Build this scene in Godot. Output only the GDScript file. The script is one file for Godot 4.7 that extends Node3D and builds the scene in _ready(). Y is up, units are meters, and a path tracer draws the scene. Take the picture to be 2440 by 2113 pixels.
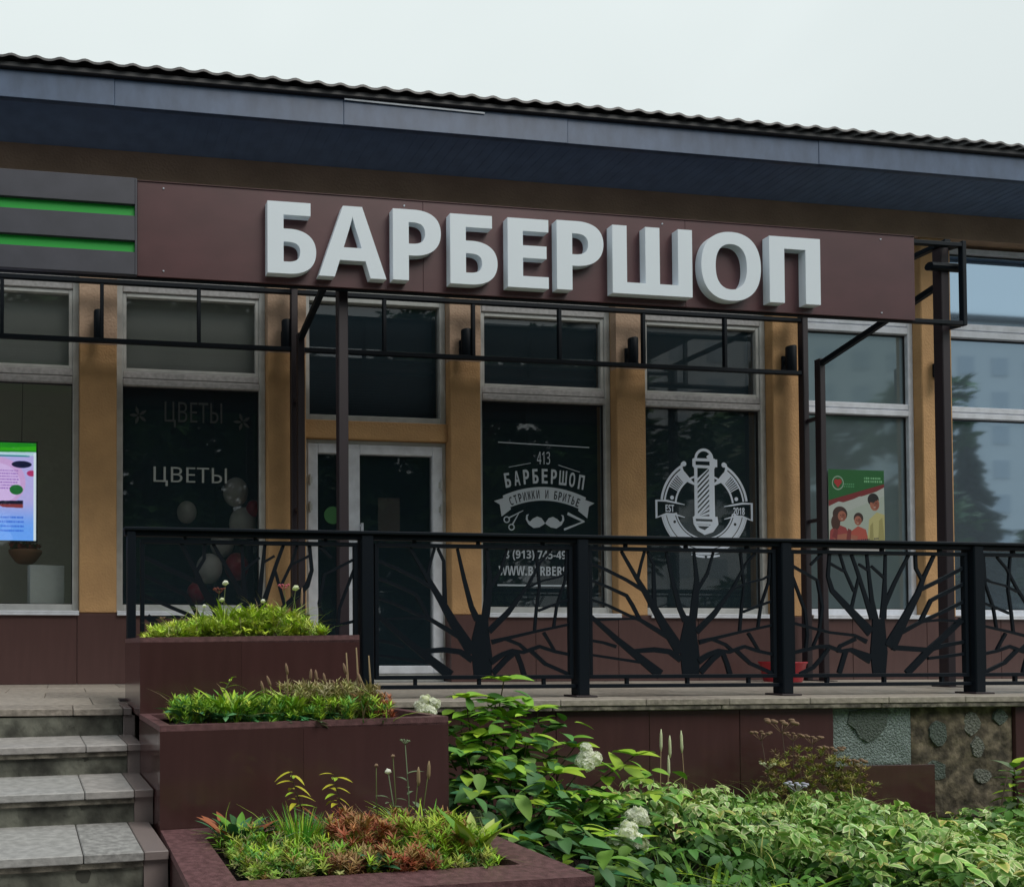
extends Node3D

var rng := RandomNumberGenerator.new()
var M := {}
var used := {}


# ---------------------------------------------------------------- helpers: names, things, parts
func numbered(called: String) -> String:
	if not used.has(called):
		used[called] = 0
		return called
	used[called] += 1
	return "%s_%03d" % [called, used[called]]


func tag(o: Node, label: String, category := "", group := "", kind := "") -> Node:
	if label != "":
		o.set_meta("label", label)
	if category != "":
		o.set_meta("category", category)
	if group != "":
		o.set_meta("group", group)
	if kind != "":
		o.set_meta("kind", kind)
	return o


func thing(called: String, label: String, category: String, at := Vector3.ZERO, turn := 0.0, group := "") -> Node3D:
	var o := Node3D.new()
	o.name = numbered(called)
	add_child(o)
	o.position = at
	o.rotation.y = turn
	tag(o, label, category, group)
	return o


func part(called: String, mesh: Mesh, mat: Material, parent: Node, at := Vector3.ZERO) -> MeshInstance3D:
	var o := MeshInstance3D.new()
	o.mesh = mesh
	o.material_override = mat
	if parent == self:
		o.name = numbered(called)
	else:
		var key := "%d/%s" % [parent.get_instance_id(), called]
		if used.has(key):
			used[key] += 1
			o.name = "%s_%03d" % [called, used[key]]
		else:
			used[key] = 0
			o.name = called
	parent.add_child(o, true)
	o.position = at
	return o


func build(called: String, st: SurfaceTool, mat: Material, parent: Node, at := Vector3.ZERO) -> MeshInstance3D:
	return part(called, done(st), mat, parent, at)


func done(st: SurfaceTool) -> ArrayMesh:
	st.generate_normals()
	return st.commit()


func copies(called: String, mesh: Mesh, mat: Material, parent: Node, places: Array, colors: Array) -> MultiMeshInstance3D:
	var mm := MultiMesh.new()
	mm.transform_format = MultiMesh.TRANSFORM_3D
	mm.use_colors = true
	mm.mesh = mesh
	mm.instance_count = places.size()
	for i in places.size():
		mm.set_instance_transform(i, places[i])
		mm.set_instance_color(i, colors[i])
	var o := MultiMeshInstance3D.new()
	o.multimesh = mm
	o.material_override = mat
	if parent == self:
		o.name = numbered(called)
	else:
		o.name = called
	parent.add_child(o, true)
	o.set_meta("kind", "stuff")
	return o


# ---------------------------------------------------------------- helpers: shapes
func mb(flat := true) -> SurfaceTool:
	var st := SurfaceTool.new()
	st.begin(Mesh.PRIMITIVE_TRIANGLES)
	st.set_smooth_group(4294967295 if flat else 0)
	return st


func tri(st: SurfaceTool, a: Vector3, b: Vector3, c: Vector3, n: Vector3) -> void:
	st.add_vertex(a)
	if (b - a).cross(c - a).dot(n) > 0.0:
		st.add_vertex(c)
		st.add_vertex(b)
	else:
		st.add_vertex(b)
		st.add_vertex(c)


func quad(st: SurfaceTool, a: Vector3, b: Vector3, c: Vector3, d: Vector3, n: Vector3) -> void:
	tri(st, a, b, c, n)
	tri(st, a, c, d, n)


func cnr(h: Vector3, b: float, s: Vector3, k: int) -> Vector3:
	var v := Vector3(s.x * (h.x - b), s.y * (h.y - b), s.z * (h.z - b))
	v[k] = s[k] * h[k]
	return v


func box(st: SurfaceTool, center: Vector3, size: Vector3, bev := 0.0, basis := Basis()) -> void:
	var xf := Transform3D(basis, center)
	var h := size / 2.0
	var b: float = min(bev, min(h.x, min(h.y, h.z)) * 0.45)
	for k in 3:
		var k1 := (k + 1) % 3
		var k2 := (k + 2) % 3
		for s in [-1.0, 1.0]:
			var q := []
			for e in [[-1.0, -1.0], [1.0, -1.0], [1.0, 1.0], [-1.0, 1.0]]:
				var sg := Vector3()
				sg[k] = s
				sg[k1] = e[0]
				sg[k2] = e[1]
				q.append(xf * cnr(h, b, sg, k))
			var n := Vector3()
			n[k] = s
			quad(st, q[0], q[1], q[2], q[3], basis * n)
	if b <= 0.0:
		return
	for k in 3:
		var k1 := (k + 1) % 3
		var k2 := (k + 2) % 3
		for s1 in [-1.0, 1.0]:
			for s2 in [-1.0, 1.0]:
				var lo := Vector3()
				lo[k] = -1.0
				lo[k1] = s1
				lo[k2] = s2
				var hi := lo
				hi[k] = 1.0
				var n := lo
				n[k] = 0.0
				quad(st, xf * cnr(h, b, lo, k1), xf * cnr(h, b, hi, k1), xf * cnr(h, b, hi, k2), xf * cnr(h, b, lo, k2), basis * n)
	for sx in [-1.0, 1.0]:
		for sy in [-1.0, 1.0]:
			for sz in [-1.0, 1.0]:
				var s := Vector3(sx, sy, sz)
				tri(st, xf * cnr(h, b, s, 0), xf * cnr(h, b, s, 1), xf * cnr(h, b, s, 2), basis * s)


func span(st: SurfaceTool, lo: Vector3, hi: Vector3, bev := 0.0) -> void:
	box(st, (lo + hi) / 2.0, hi - lo, bev)


func beam(st: SurfaceTool, a: Vector3, b: Vector3, w: float, d: float, bev := 0.004) -> void:
	var y := (b - a).normalized()
	var side := Vector3(1, 0, 0) if absf(y.x) < 0.9 else Vector3(0, 0, 1)
	var z := side.cross(y).normalized()
	var x := y.cross(z)
	box(st, (a + b) / 2.0, Vector3(w, a.distance_to(b), d), bev, Basis(x, y, z))


func tube(st: SurfaceTool, pts: Array, radii: Array, sides := 6) -> void:
	var rings := []
	for i in pts.size():
		var t: Vector3 = (pts[min(i + 1, pts.size() - 1)] - pts[max(i - 1, 0)]).normalized()
		var u := t.cross(Vector3(0.31, 0.17, 0.93)).normalized()
		var v := t.cross(u)
		var ring := []
		for k in sides:
			var a := TAU * k / sides
			ring.append(pts[i] + (u * cos(a) + v * sin(a)) * radii[i])
		rings.append(ring)
	for i in pts.size() - 1:
		for k in sides:
			var k2 := (k + 1) % sides
			var n: Vector3 = rings[i][k] + rings[i][k2] - pts[i] * 2.0
			quad(st, rings[i][k], rings[i][k2], rings[i + 1][k2], rings[i + 1][k], n)
	for e in [0, pts.size() - 1]:
		var n: Vector3 = pts[e] - pts[1 if e == 0 else e - 1]
		for k in range(1, sides - 1):
			tri(st, rings[e][0], rings[e][k], rings[e][k + 1], n)


func prism(st: SurfaceTool, poly: PackedVector2Array, z0: float, z1: float, at := Vector3.ZERO) -> void:
	var idx := Geometry2D.triangulate_polygon(poly)
	for i in range(0, idx.size(), 3):
		for z in [z0, z1]:
			var n := Vector3(0, 0, -1 if z == z0 else 1)
			tri(st, at + v3(poly[idx[i]], z), at + v3(poly[idx[i + 1]], z), at + v3(poly[idx[i + 2]], z), n)
	var cw := Geometry2D.is_polygon_clockwise(poly)
	for i in poly.size():
		var a := poly[i]
		var b := poly[(i + 1) % poly.size()]
		var e := b - a
		var n := Vector3(e.y, -e.x, 0) if not cw else Vector3(-e.y, e.x, 0)
		quad(st, at + v3(a, z0), at + v3(b, z0), at + v3(b, z1), at + v3(a, z1), n)


func v3(p: Vector2, z: float) -> Vector3:
	return Vector3(p.x, p.y, z)


func stroke(st: SurfaceTool, pts: Array, widths: Array, z0: float, z1: float) -> void:
	var l := []
	var r := []
	for i in pts.size():
		var t: Vector2 = (pts[min(i + 1, pts.size() - 1)] - pts[max(i - 1, 0)]).normalized()
		var n := Vector2(-t.y, t.x)
		var w: float = widths[i] if widths.size() == pts.size() else lerpf(widths[0], widths[-1], float(i) / (pts.size() - 1))
		l.append(pts[i] + n * w / 2.0)
		r.append(pts[i] - n * w / 2.0)
	for i in pts.size() - 1:
		quad(st, v3(l[i], z1), v3(l[i + 1], z1), v3(r[i + 1], z1), v3(r[i], z1), Vector3(0, 0, 1))
		quad(st, v3(l[i], z0), v3(l[i + 1], z0), v3(r[i + 1], z0), v3(r[i], z0), Vector3(0, 0, -1))
		var e := v3(l[i] - r[i], 0)
		quad(st, v3(l[i], z0), v3(l[i + 1], z0), v3(l[i + 1], z1), v3(l[i], z1), e)
		quad(st, v3(r[i], z0), v3(r[i + 1], z0), v3(r[i + 1], z1), v3(r[i], z1), -e)
	var e0 := v3(pts[0] - pts[1], 0)
	quad(st, v3(l[0], z0), v3(r[0], z0), v3(r[0], z1), v3(l[0], z1), e0)
	var m := pts.size() - 1
	quad(st, v3(l[m], z0), v3(r[m], z0), v3(r[m], z1), v3(l[m], z1), v3(pts[m] - pts[m - 1], 0))


func arc(c: Vector2, r: float, a0: float, a1: float, n := 20) -> Array:
	var out := []
	for i in n + 1:
		var a := deg_to_rad(lerpf(a0, a1, float(i) / n))
		out.append(c + Vector2(cos(a), sin(a)) * r)
	return out


func disc(c: Vector2, r: float, n := 14) -> PackedVector2Array:
	var p := PackedVector2Array()
	for i in n:
		p.append(c + Vector2(cos(TAU * i / n), sin(TAU * i / n)) * r)
	return p


# ---------------------------------------------------------------- helpers: materials
func lin(r: float, g: float, b: float) -> Color:
	return Color(r, g, b).linear_to_srgb()


func noise_tex(freq: float, lo: Color, hi: Color, octaves := 4, kind := FastNoiseLite.TYPE_SIMPLEX_SMOOTH, sd := 1, size := 512, a := 0.2, b := 0.8) -> NoiseTexture2D:
	var n := FastNoiseLite.new()
	n.noise_type = kind
	n.frequency = freq
	n.fractal_octaves = octaves
	n.seed = sd
	var t := NoiseTexture2D.new()
	t.width = size
	t.height = size
	t.seamless = true
	t.noise = n
	var g := Gradient.new()
	g.offsets = PackedFloat32Array([a, b])
	g.colors = PackedColorArray([lo, hi])
	t.color_ramp = g
	return t


func grey_tex(freq: float, lo: float, hi: float, octaves := 4, sd := 1, a := 0.2, b := 0.8) -> NoiseTexture2D:
	return noise_tex(freq, Color(lo, lo, lo), Color(hi, hi, hi), octaves, FastNoiseLite.TYPE_SIMPLEX_SMOOTH, sd, 512, a, b)


func mat(called: String, c: Color, rough := 0.6, tex: Texture2D = null, scale := Vector3.ONE, bump: Texture2D = null, bump_cm := 0.2, metal := 0.0) -> StandardMaterial3D:
	var m := StandardMaterial3D.new()
	m.resource_name = called
	m.albedo_color = c
	m.roughness = rough
	m.metallic = metal
	m.cull_mode = BaseMaterial3D.CULL_DISABLED
	if tex or bump:
		m.uv1_triplanar = true
		m.uv1_world_triplanar = true
		m.uv1_scale = scale
	if tex:
		m.albedo_texture = tex
	if bump:
		m.heightmap_enabled = true
		m.heightmap_texture = bump
		m.heightmap_scale = bump_cm
	M[called] = m
	return m


func detail(m: StandardMaterial3D, tex: Texture2D) -> void:
	m.detail_enabled = true
	m.detail_albedo = tex
	m.detail_blend_mode = BaseMaterial3D.BLEND_MODE_MUL


func leaf_mat(called: String, c: Color, back := 0.35) -> StandardMaterial3D:
	var m := StandardMaterial3D.new()
	m.resource_name = called
	m.albedo_color = c
	m.roughness = 0.62
	m.vertex_color_use_as_albedo = true
	m.cull_mode = BaseMaterial3D.CULL_DISABLED
	m.backlight_enabled = true
	m.backlight = Color(back, back, back * 0.6)
	M[called] = m
	return m


func glass(called: String, alpha: float, c: Color) -> void:
	var m := StandardMaterial3D.new()
	m.resource_name = called
	m.albedo_color = Color(c.r, c.g, c.b, alpha)
	m.transparency = BaseMaterial3D.TRANSPARENCY_ALPHA
	m.roughness = 0.02
	m.metallic_specular = 0.9
	m.cull_mode = BaseMaterial3D.CULL_DISABLED
	M[called] = m


func make_materials() -> void:
	var fine := grey_tex(0.05, 0.82, 1.0, 4, 3)
	var blotch := grey_tex(0.02, 0.86, 1.0, 5, 5, 0.15, 0.85)
	var patchy := grey_tex(0.022, 0.76, 1.0, 5, 15, 0.15, 0.85)
	var drips := grey_tex(0.008, 0.42, 1.0, 4, 18, 0.1, 0.75)
	var soft := grey_tex(0.008, 0.92, 1.0, 4, 6)
	var dirt := grey_tex(0.014, 0.45, 1.0, 5, 8, 0.15, 0.8)
	var grain := grey_tex(0.12, 0.0, 1.0, 3, 9)
	var rough_bump := grey_tex(0.03, 0.0, 1.0, 5, 11)
	var streak := grey_tex(0.010, 0.95, 1.0, 4, 21, 0.2, 0.8)
	var speck := grey_tex(0.25, 0.55, 1.0, 2, 12, 0.3, 0.7)
	mat("plaster", lin(0.57, 0.34, 0.16), 0.9, soft, Vector3(0.6, 0.6, 0.6), grain, 0.25)
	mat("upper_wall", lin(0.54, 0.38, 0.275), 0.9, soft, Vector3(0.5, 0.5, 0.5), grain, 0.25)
	mat("plinth", lin(0.098, 0.052, 0.050), 0.35, streak, Vector3(2.5, 0.3, 2.5))
	mat("granite", lin(0.076, 0.036, 0.036), 0.13, streak, Vector3(2.2, 0.3, 2.2))
	mat("granite_b", lin(0.070, 0.034, 0.033), 0.15, streak, Vector3(2.5, 0.35, 2.5))
	mat("granite_worn", lin(0.205, 0.105, 0.112), 0.35, patchy, Vector3(2.2, 2.2, 2.2), grain, 0.1)
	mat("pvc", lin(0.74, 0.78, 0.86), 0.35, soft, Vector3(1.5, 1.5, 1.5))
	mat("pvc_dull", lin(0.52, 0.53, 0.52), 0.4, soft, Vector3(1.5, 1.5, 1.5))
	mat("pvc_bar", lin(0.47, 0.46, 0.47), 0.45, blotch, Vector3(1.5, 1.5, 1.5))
	mat("seal", lin(0.02, 0.02, 0.022), 0.7)
	mat("iron", lin(0.005, 0.009, 0.015), 0.5)
	M.iron.metallic_specular = 0.28
	mat("iron_brown", lin(0.022, 0.014, 0.020), 0.5)
	mat("sign_brown", lin(0.096, 0.034, 0.040), 0.38, soft, Vector3(0.5, 0.9, 0.5))
	mat("sign_dark", lin(0.060, 0.062, 0.085), 0.5, soft, Vector3(1, 1, 1))
	mat("sign_green", lin(0.012, 0.42, 0.045), 0.5)
	mat("letter", lin(0.82, 0.91, 1.0), 0.4)
	mat("vinyl", lin(0.62, 0.70, 0.82), 0.5)
	mat("vinyl_soft", lin(0.46, 0.52, 0.58), 0.5)
	mat("vinyl_dim", lin(0.36, 0.39, 0.38), 0.5)
	mat("vinyl_faint", lin(0.045, 0.05, 0.052), 0.5)
	mat("vinyl_dark", lin(0.012, 0.018, 0.028), 0.4)
	mat("fascia", lin(0.100, 0.150, 0.255), 0.42, blotch, Vector3(0.5, 0.25, 0.5))
	mat("soffit", lin(0.14, 0.22, 0.38), 0.6, soft, Vector3(1, 1, 1))
	mat("roof", lin(0.050, 0.048, 0.052), 0.5)
	mat("strip", lin(0.55, 0.6, 0.68), 0.3)
	mat("tile", lin(0.43, 0.425, 0.42), 0.5, blotch, Vector3(1.6, 1.6, 1.6), rough_bump, 0.15)
	mat("tile_b", lin(0.40, 0.395, 0.39), 0.6, patchy, Vector3(1.9, 1.9, 1.9), rough_bump, 0.15)
	mat("tile_c", lin(0.42, 0.40, 0.39), 0.5, blotch, Vector3(1.3, 1.3, 1.3), rough_bump, 0.15)
	mat("edge_granite", lin(0.40, 0.33, 0.32), 0.25, speck, Vector3(3, 3, 3))
	mat("riser", lin(0.165, 0.170, 0.140), 0.8, drips, Vector3(1.1, 0.8, 1.1), rough_bump, 0.4)
	mat("nosing", lin(0.27, 0.245, 0.20), 0.8, dirt, Vector3(1.2, 1.2, 1.2), rough_bump, 0.4)
	mat("mortar", lin(0.20, 0.165, 0.115), 0.95, dirt, Vector3(1.2, 1.2, 1.2), rough_bump, 0.35)
	mat("terrace_tile", lin(0.43, 0.385, 0.335), 0.5, blotch, Vector3(1.4, 1.4, 1.4), rough_bump, 0.15)
	mat("terrace_tile_b", lin(0.39, 0.345, 0.30), 0.55, patchy, Vector3(1.7, 1.7, 1.7), rough_bump, 0.15)
	mat("stain", lin(0.062, 0.062, 0.052), 0.9)
	mat("adhesive", lin(0.34, 0.43, 0.42), 0.95, patchy, Vector3(3.5, 3.5, 3.5), rough_bump, 1.6)
	mat("adhesive_dark", lin(0.11, 0.14, 0.125), 0.95, blotch, Vector3(3.0, 3.0, 3.0), rough_bump, 0.8)
	mat("stone", lin(0.23, 0.245, 0.215), 0.9, patchy, Vector3(3, 3, 3), rough_bump, 1.0)
	mat("soil", lin(0.035, 0.024, 0.016), 1.0, blotch, Vector3(3, 3, 3), rough_bump, 3.0)
	mat("asphalt", lin(0.07, 0.07, 0.07), 0.95, blotch, Vector3(0.4, 0.4, 0.4))
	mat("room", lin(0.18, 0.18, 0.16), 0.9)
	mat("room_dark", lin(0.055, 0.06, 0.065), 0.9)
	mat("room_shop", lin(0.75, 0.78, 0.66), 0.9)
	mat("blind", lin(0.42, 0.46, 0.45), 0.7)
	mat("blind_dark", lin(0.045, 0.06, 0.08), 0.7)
	mat("film", lin(0.44, 0.58, 0.72), 0.03, null, Vector3.ONE, null, 0.0, 0.85)
	mat("film_teal", lin(0.235, 0.315, 0.35), 0.04, null, Vector3.ONE, null, 0.0, 0.62)
	mat("frosted", lin(0.40, 0.62, 0.78), 0.25)
	mat("red", lin(0.36, 0.010, 0.024), 0.4)
	mat("balloon_white", lin(0.60, 0.60, 0.56), 0.3)
	mat("balloon_red", lin(0.32, 0.02, 0.035), 0.3)
	mat("balloon_green", lin(0.06, 0.18, 0.07), 0.3)
	mat("paper", lin(0.55, 0.62, 0.60), 0.8)
	mat("brown_card", lin(0.10, 0.075, 0.06), 0.8)
	mat("basket", lin(0.22, 0.11, 0.05), 0.8)
	mat("stem", lin(0.10, 0.13, 0.035), 0.7)
	mat("stem_dry", lin(0.30, 0.22, 0.12), 0.8)
	mat("stem_brown", lin(0.09, 0.06, 0.04), 0.8)
	mat("petal_white", lin(0.88, 0.90, 0.80), 0.7)
	mat("petal_cream", lin(0.78, 0.84, 0.56), 0.7)
	for k in ["petal_white", "petal_cream"]:
		M[k].backlight_enabled = true
		M[k].backlight = Color(0.7, 0.72, 0.6)
	mat("petal_pink", lin(0.55, 0.12, 0.17), 0.7)
	mat("petal_rust", lin(0.16, 0.035, 0.025), 0.7)
	mat("petal_violet", lin(0.50, 0.50, 0.62), 0.7)
	mat("seed", lin(0.26, 0.17, 0.11), 0.9)
	mat("bark", lin(0.08, 0.06, 0.045), 0.95, blotch, Vector3(2, 2, 2), rough_bump, 2.0)
	mat("far_wall", lin(0.80, 0.81, 0.81), 0.9)
	mat("far_glass", lin(0.58, 0.62, 0.66), 0.6)
	glass("glass", 0.10, lin(0.1, 0.12, 0.11))
	glass("glass_dark", 0.42, lin(0.028, 0.052, 0.068))
	leaf_mat("leaf", Color.WHITE)
	leaf_mat("leaf_light", lin(0.36, 0.54, 0.035))
	leaf_mat("leaf_pale", lin(0.48, 0.58, 0.16))
	leaf_mat("leaf_mid", lin(0.13, 0.32, 0.03))
	leaf_mat("leaf_chive", lin(0.11, 0.38, 0.03))
	leaf_mat("leaf_dark", lin(0.040, 0.13, 0.040))
	leaf_mat("leaf_blue", lin(0.05, 0.17, 0.075))
	leaf_mat("leaf_yellow", lin(0.50, 0.47, 0.03))
	leaf_mat("leaf_silver", lin(0.17, 0.24, 0.13))
	leaf_mat("leaf_rust", lin(0.36, 0.11, 0.045))
	leaf_mat("needle", lin(0.030, 0.058, 0.030), 0.1)


# ---------------------------------------------------------------- leaf meshes
# an ovate leaf along +Z from its stalk, folded a little along the midrib and drooping
func leaf_mesh(length: float, width: float, fold := 0.25, droop := 0.3, pointed := 1.0, rim = null, segs := 5, core := Color.WHITE) -> ArrayMesh:
	var st := mb(false)
	var rows := []
	var ins := 0.55 if rim == null else 0.36
	for i in segs + 1:
		var t := float(i) / segs
		var w := width * 0.5 * pow(sin(PI * pow(t, 0.75)), 0.8) * (1.0 if t < 0.98 else 0.0)
		w = max(w, 0.0006)
		var y := -droop * length * t * t
		var z := length * t
		rows.append([Vector3(-w, y + fold * w, z), Vector3(-w * ins, y + fold * w * ins * 0.8, z), Vector3(0, y, z), Vector3(w * ins, y + fold * w * ins * 0.8, z), Vector3(w, y + fold * w, z)])
	for i in segs:
		for k in 4:
			for q in [[0, 0, 1, 0, 1, 1], [0, 0, 1, 1, 0, 1]]:
				for e in [[q[0], q[1]], [q[2], q[3]], [q[4], q[5]]]:
					var row: int = i + e[0]
					var col: int = k + e[1]
					if rim != null:
						st.set_color(rim if (col == 0 or col == 4 or row == segs) else core)
					else:
						st.set_color(Color.WHITE)
					st.add_vertex(rows[row][col])
	return done(st)


func blade_mesh(length: float, width: float, bend := 0.6) -> ArrayMesh:
	var st := mb(false)
	var rows := []
	for i in 5:
		var t := i / 4.0
		var w: float = width * 0.5 * (1.0 - t * t * 0.95)
		var y := length * (t - bend * 0.45 * t * t)
		var z := length * bend * t * t
		rows.append([Vector3(-w, y, z), Vector3(0, y - w * 0.3, z), Vector3(w, y, z)])
	for i in 4:
		for k in 2:
			for p in [rows[i][k], rows[i + 1][k], rows[i + 1][k + 1], rows[i][k], rows[i + 1][k + 1], rows[i][k + 1]]:
				st.set_color(Color.WHITE)
				st.add_vertex(p)
	return done(st)


# a rosette of n small leaves that point up and out
func sprig_mesh(n: int, length: float, width: float, up := 0.9, fold := 0.3, rim = null) -> ArrayMesh:
	var leaf := leaf_mesh(length, width, fold, 0.35, 1.0, rim, 3)
	var st := SurfaceTool.new()
	for i in n:
		var b := Basis(Vector3.UP, TAU * i / n + i * 0.37) * Basis(Vector3.RIGHT, -up * (0.75 + 0.5 * fmod(i * 0.618, 1.0)))
		st.append_from(leaf, 0, Transform3D(b, Vector3(0, 0.002 * i, 0)))
	return st.commit()


# three leaflets on one stalk, held flat
func ternate_mesh(length: float, width: float, rim: Color, core := Color.WHITE) -> ArrayMesh:
	var leaf := leaf_mesh(length, width, 0.2, 0.35, 1.0, rim, 4, core)
	var st := SurfaceTool.new()
	for a in [-1.25, 0.0, 1.25]:
		st.append_from(leaf, 0, Transform3D(Basis(Vector3.UP, a) * Basis(Vector3.RIGHT, 0.12), Vector3(sin(a), 0, cos(a)) * 0.008))
	return st.commit()


# several narrow blades from one root
func tuft_mesh(n: int, length: float, width: float, bend: float) -> ArrayMesh:
	var b := blade_mesh(length, width, bend)
	var st := SurfaceTool.new()
	for i in n:
		var k := 0.6 + 0.5 * fmod(i * 0.618, 1.0)
		st.append_from(b, 0, Transform3D((Basis(Vector3.UP, i * 2.4) * Basis(Vector3.RIGHT, 0.35 * fmod(i * 0.37, 1.0))).scaled(Vector3(1, k, k)), Vector3(cos(i * 2.4), 0, sin(i * 2.4)) * 0.008))
	return st.commit()


func ball_mesh(r: float, squash := 1.0, lumps := 0.0, rings := 8, sides := 12) -> ArrayMesh:
	var st := mb(false)
	var n := FastNoiseLite.new()
	n.seed = 4
	n.frequency = 1.0
	var p := []
	for i in rings + 1:
		var row := []
		for k in sides:
			var th := PI * i / rings
			var d := Vector3(sin(th) * cos(TAU * k / sides), cos(th), sin(th) * sin(TAU * k / sides))
			row.append(d * r * (1.0 + lumps * n.get_noise_3dv(d * 2.5)) * Vector3(1, squash, 1))
		p.append(row)
	for i in rings:
		for k in sides:
			var k2 := (k + 1) % sides
			quad(st, p[i][k], p[i][k2], p[i + 1][k2], p[i + 1][k], p[i][k] + p[i + 1][k2])
	return done(st)


func aim(dir: Vector3, roll := 0.0) -> Basis:
	# a basis whose +Z follows dir, +Y as upright as it can be
	var z := dir.normalized()
	var x := Vector3.UP.cross(z)
	if x.length() < 0.05:
		x = Vector3.RIGHT
	x = x.normalized()
	return Basis(x, z.cross(x), z) * Basis(Vector3(0, 0, 1), roll)


func rr(a: float, b: float) -> float:
	return rng.randf_range(a, b)


func tint(c: Color, spread := 0.2) -> Color:
	var k := rr(1.0 - spread, 1.0 + spread)
	return Color(c.r * k * rr(0.9, 1.1), c.g * k, c.b * k * rr(0.9, 1.1))


# ================================================================ the scene
func _ready() -> void:
	rng.seed = 413
	# camera
	var cam := Camera3D.new()
	cam.name = "camera"
	cam.projection = Camera3D.PROJECTION_FRUSTUM
	cam.near = 0.05
	cam.far = 400.0
	cam.size = 2113.0 / 1887.0 * cam.near
	cam.frustum_offset = Vector2((1220.0 - 372.7) / 1887.0, (1505.0 - 1056.5) / 1887.0) * cam.near
	add_child(cam)
	cam.position = Vector3(0, 0.35, 7.2)
	cam.rotation_degrees = Vector3(1.0, -7.0, 0)
	cam.current = true
	# overcast sky
	var env := Environment.new()
	env.background_mode = Environment.BG_SKY
	var sky := ProceduralSkyMaterial.new()
	sky.sky_top_color = lin(0.765, 0.835, 0.825)
	sky.sky_horizon_color = lin(0.53, 0.59, 0.605)
	sky.sky_curve = 0.5
	sky.ground_bottom_color = lin(0.08, 0.08, 0.08)
	sky.ground_horizon_color = lin(0.3, 0.32, 0.33)
	sky.sky_cover = noise_tex(0.006, Color(0, 0, 0, 0), Color(1, 1, 1, 0.055), 4, FastNoiseLite.TYPE_SIMPLEX_SMOOTH, 5, 1024, 0.3, 0.75)
	sky.use_debanding = false
	env.sky = Sky.new()
	env.sky.sky_material = sky
	env.tonemap_mode = Environment.TONE_MAPPER_LINEAR
	env.tonemap_exposure = 1.13
	env.sdfgi_enabled = true
	env.ssao_enabled = true
	env.ssil_enabled = true
	var we := WorldEnvironment.new()
	we.name = "world_environment"
	we.environment = env
	add_child(we)
	# the sun behind the cloud
	var sun := DirectionalLight3D.new()
	sun.name = "sun"
	sun.light_energy = 0.5
	sun.light_color = Color(1.0, 0.97, 0.93)
	sun.light_angular_distance = 32.0
	sun.shadow_enabled = true
	sun.sky_mode = DirectionalLight3D.SKY_MODE_LIGHT_ONLY
	sun.rotation_degrees = Vector3(-52, 38, 0)
	add_child(sun)

	make_materials()
	ground()
	shop_building()
	terrace()
	stairs()
	retaining_wall()
	canopy()
	signs()
	wall_lamps()
	railing()
	planters()
	window_things()
	decals()
	small_things()
	bed_plants()
	hydrangea()
	right_bed()
	surroundings()


# ---------------------------------------------------------------- ground
func ground() -> void:
	var st := mb()
	quad(st, Vector3(-150, -1.25, -120), Vector3(150, -1.25, -120), Vector3(150, -1.25, 150), Vector3(-150, -1.25, 150), Vector3.UP)
	tag(build("ground", st, M.asphalt, self), "dark paved ground in front of the steps", "", "", "structure")
	# the planted soil between the wall and the path
	st = mb(false)
	var n := FastNoiseLite.new()
	n.seed = 2
	n.frequency = 1.4
	var g := []
	for i in 25:
		var row := []
		for k in 13:
			var x := 1.9 + i * 0.32
			var z := 2.43 + k * 0.26
			var edge: float = min(1.0, min(i, 24 - i) * 0.5) * min(1.0, (12 - k) * 0.5)
			row.append(Vector3(x, lerpf(-1.26, -0.95 + 0.05 * n.get_noise_2d(x, z) - (z - 2.4) * 0.03, edge), z))
		g.append(row)
	for i in 24:
		for k in 12:
			quad(st, g[i][k], g[i + 1][k], g[i + 1][k + 1], g[i][k + 1], Vector3.UP)
	tag(build("soil_bed", st, M.soil, self), "dark soil of the flower bed below the terrace wall", "", "", "structure")


# ---------------------------------------------------------------- building
const PITCH := 1.766
const FIRST := 0.345
const HALF := [0.17, 0.17]


func pillar_x(k: int) -> float:
	return FIRST + PITCH * k


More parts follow.
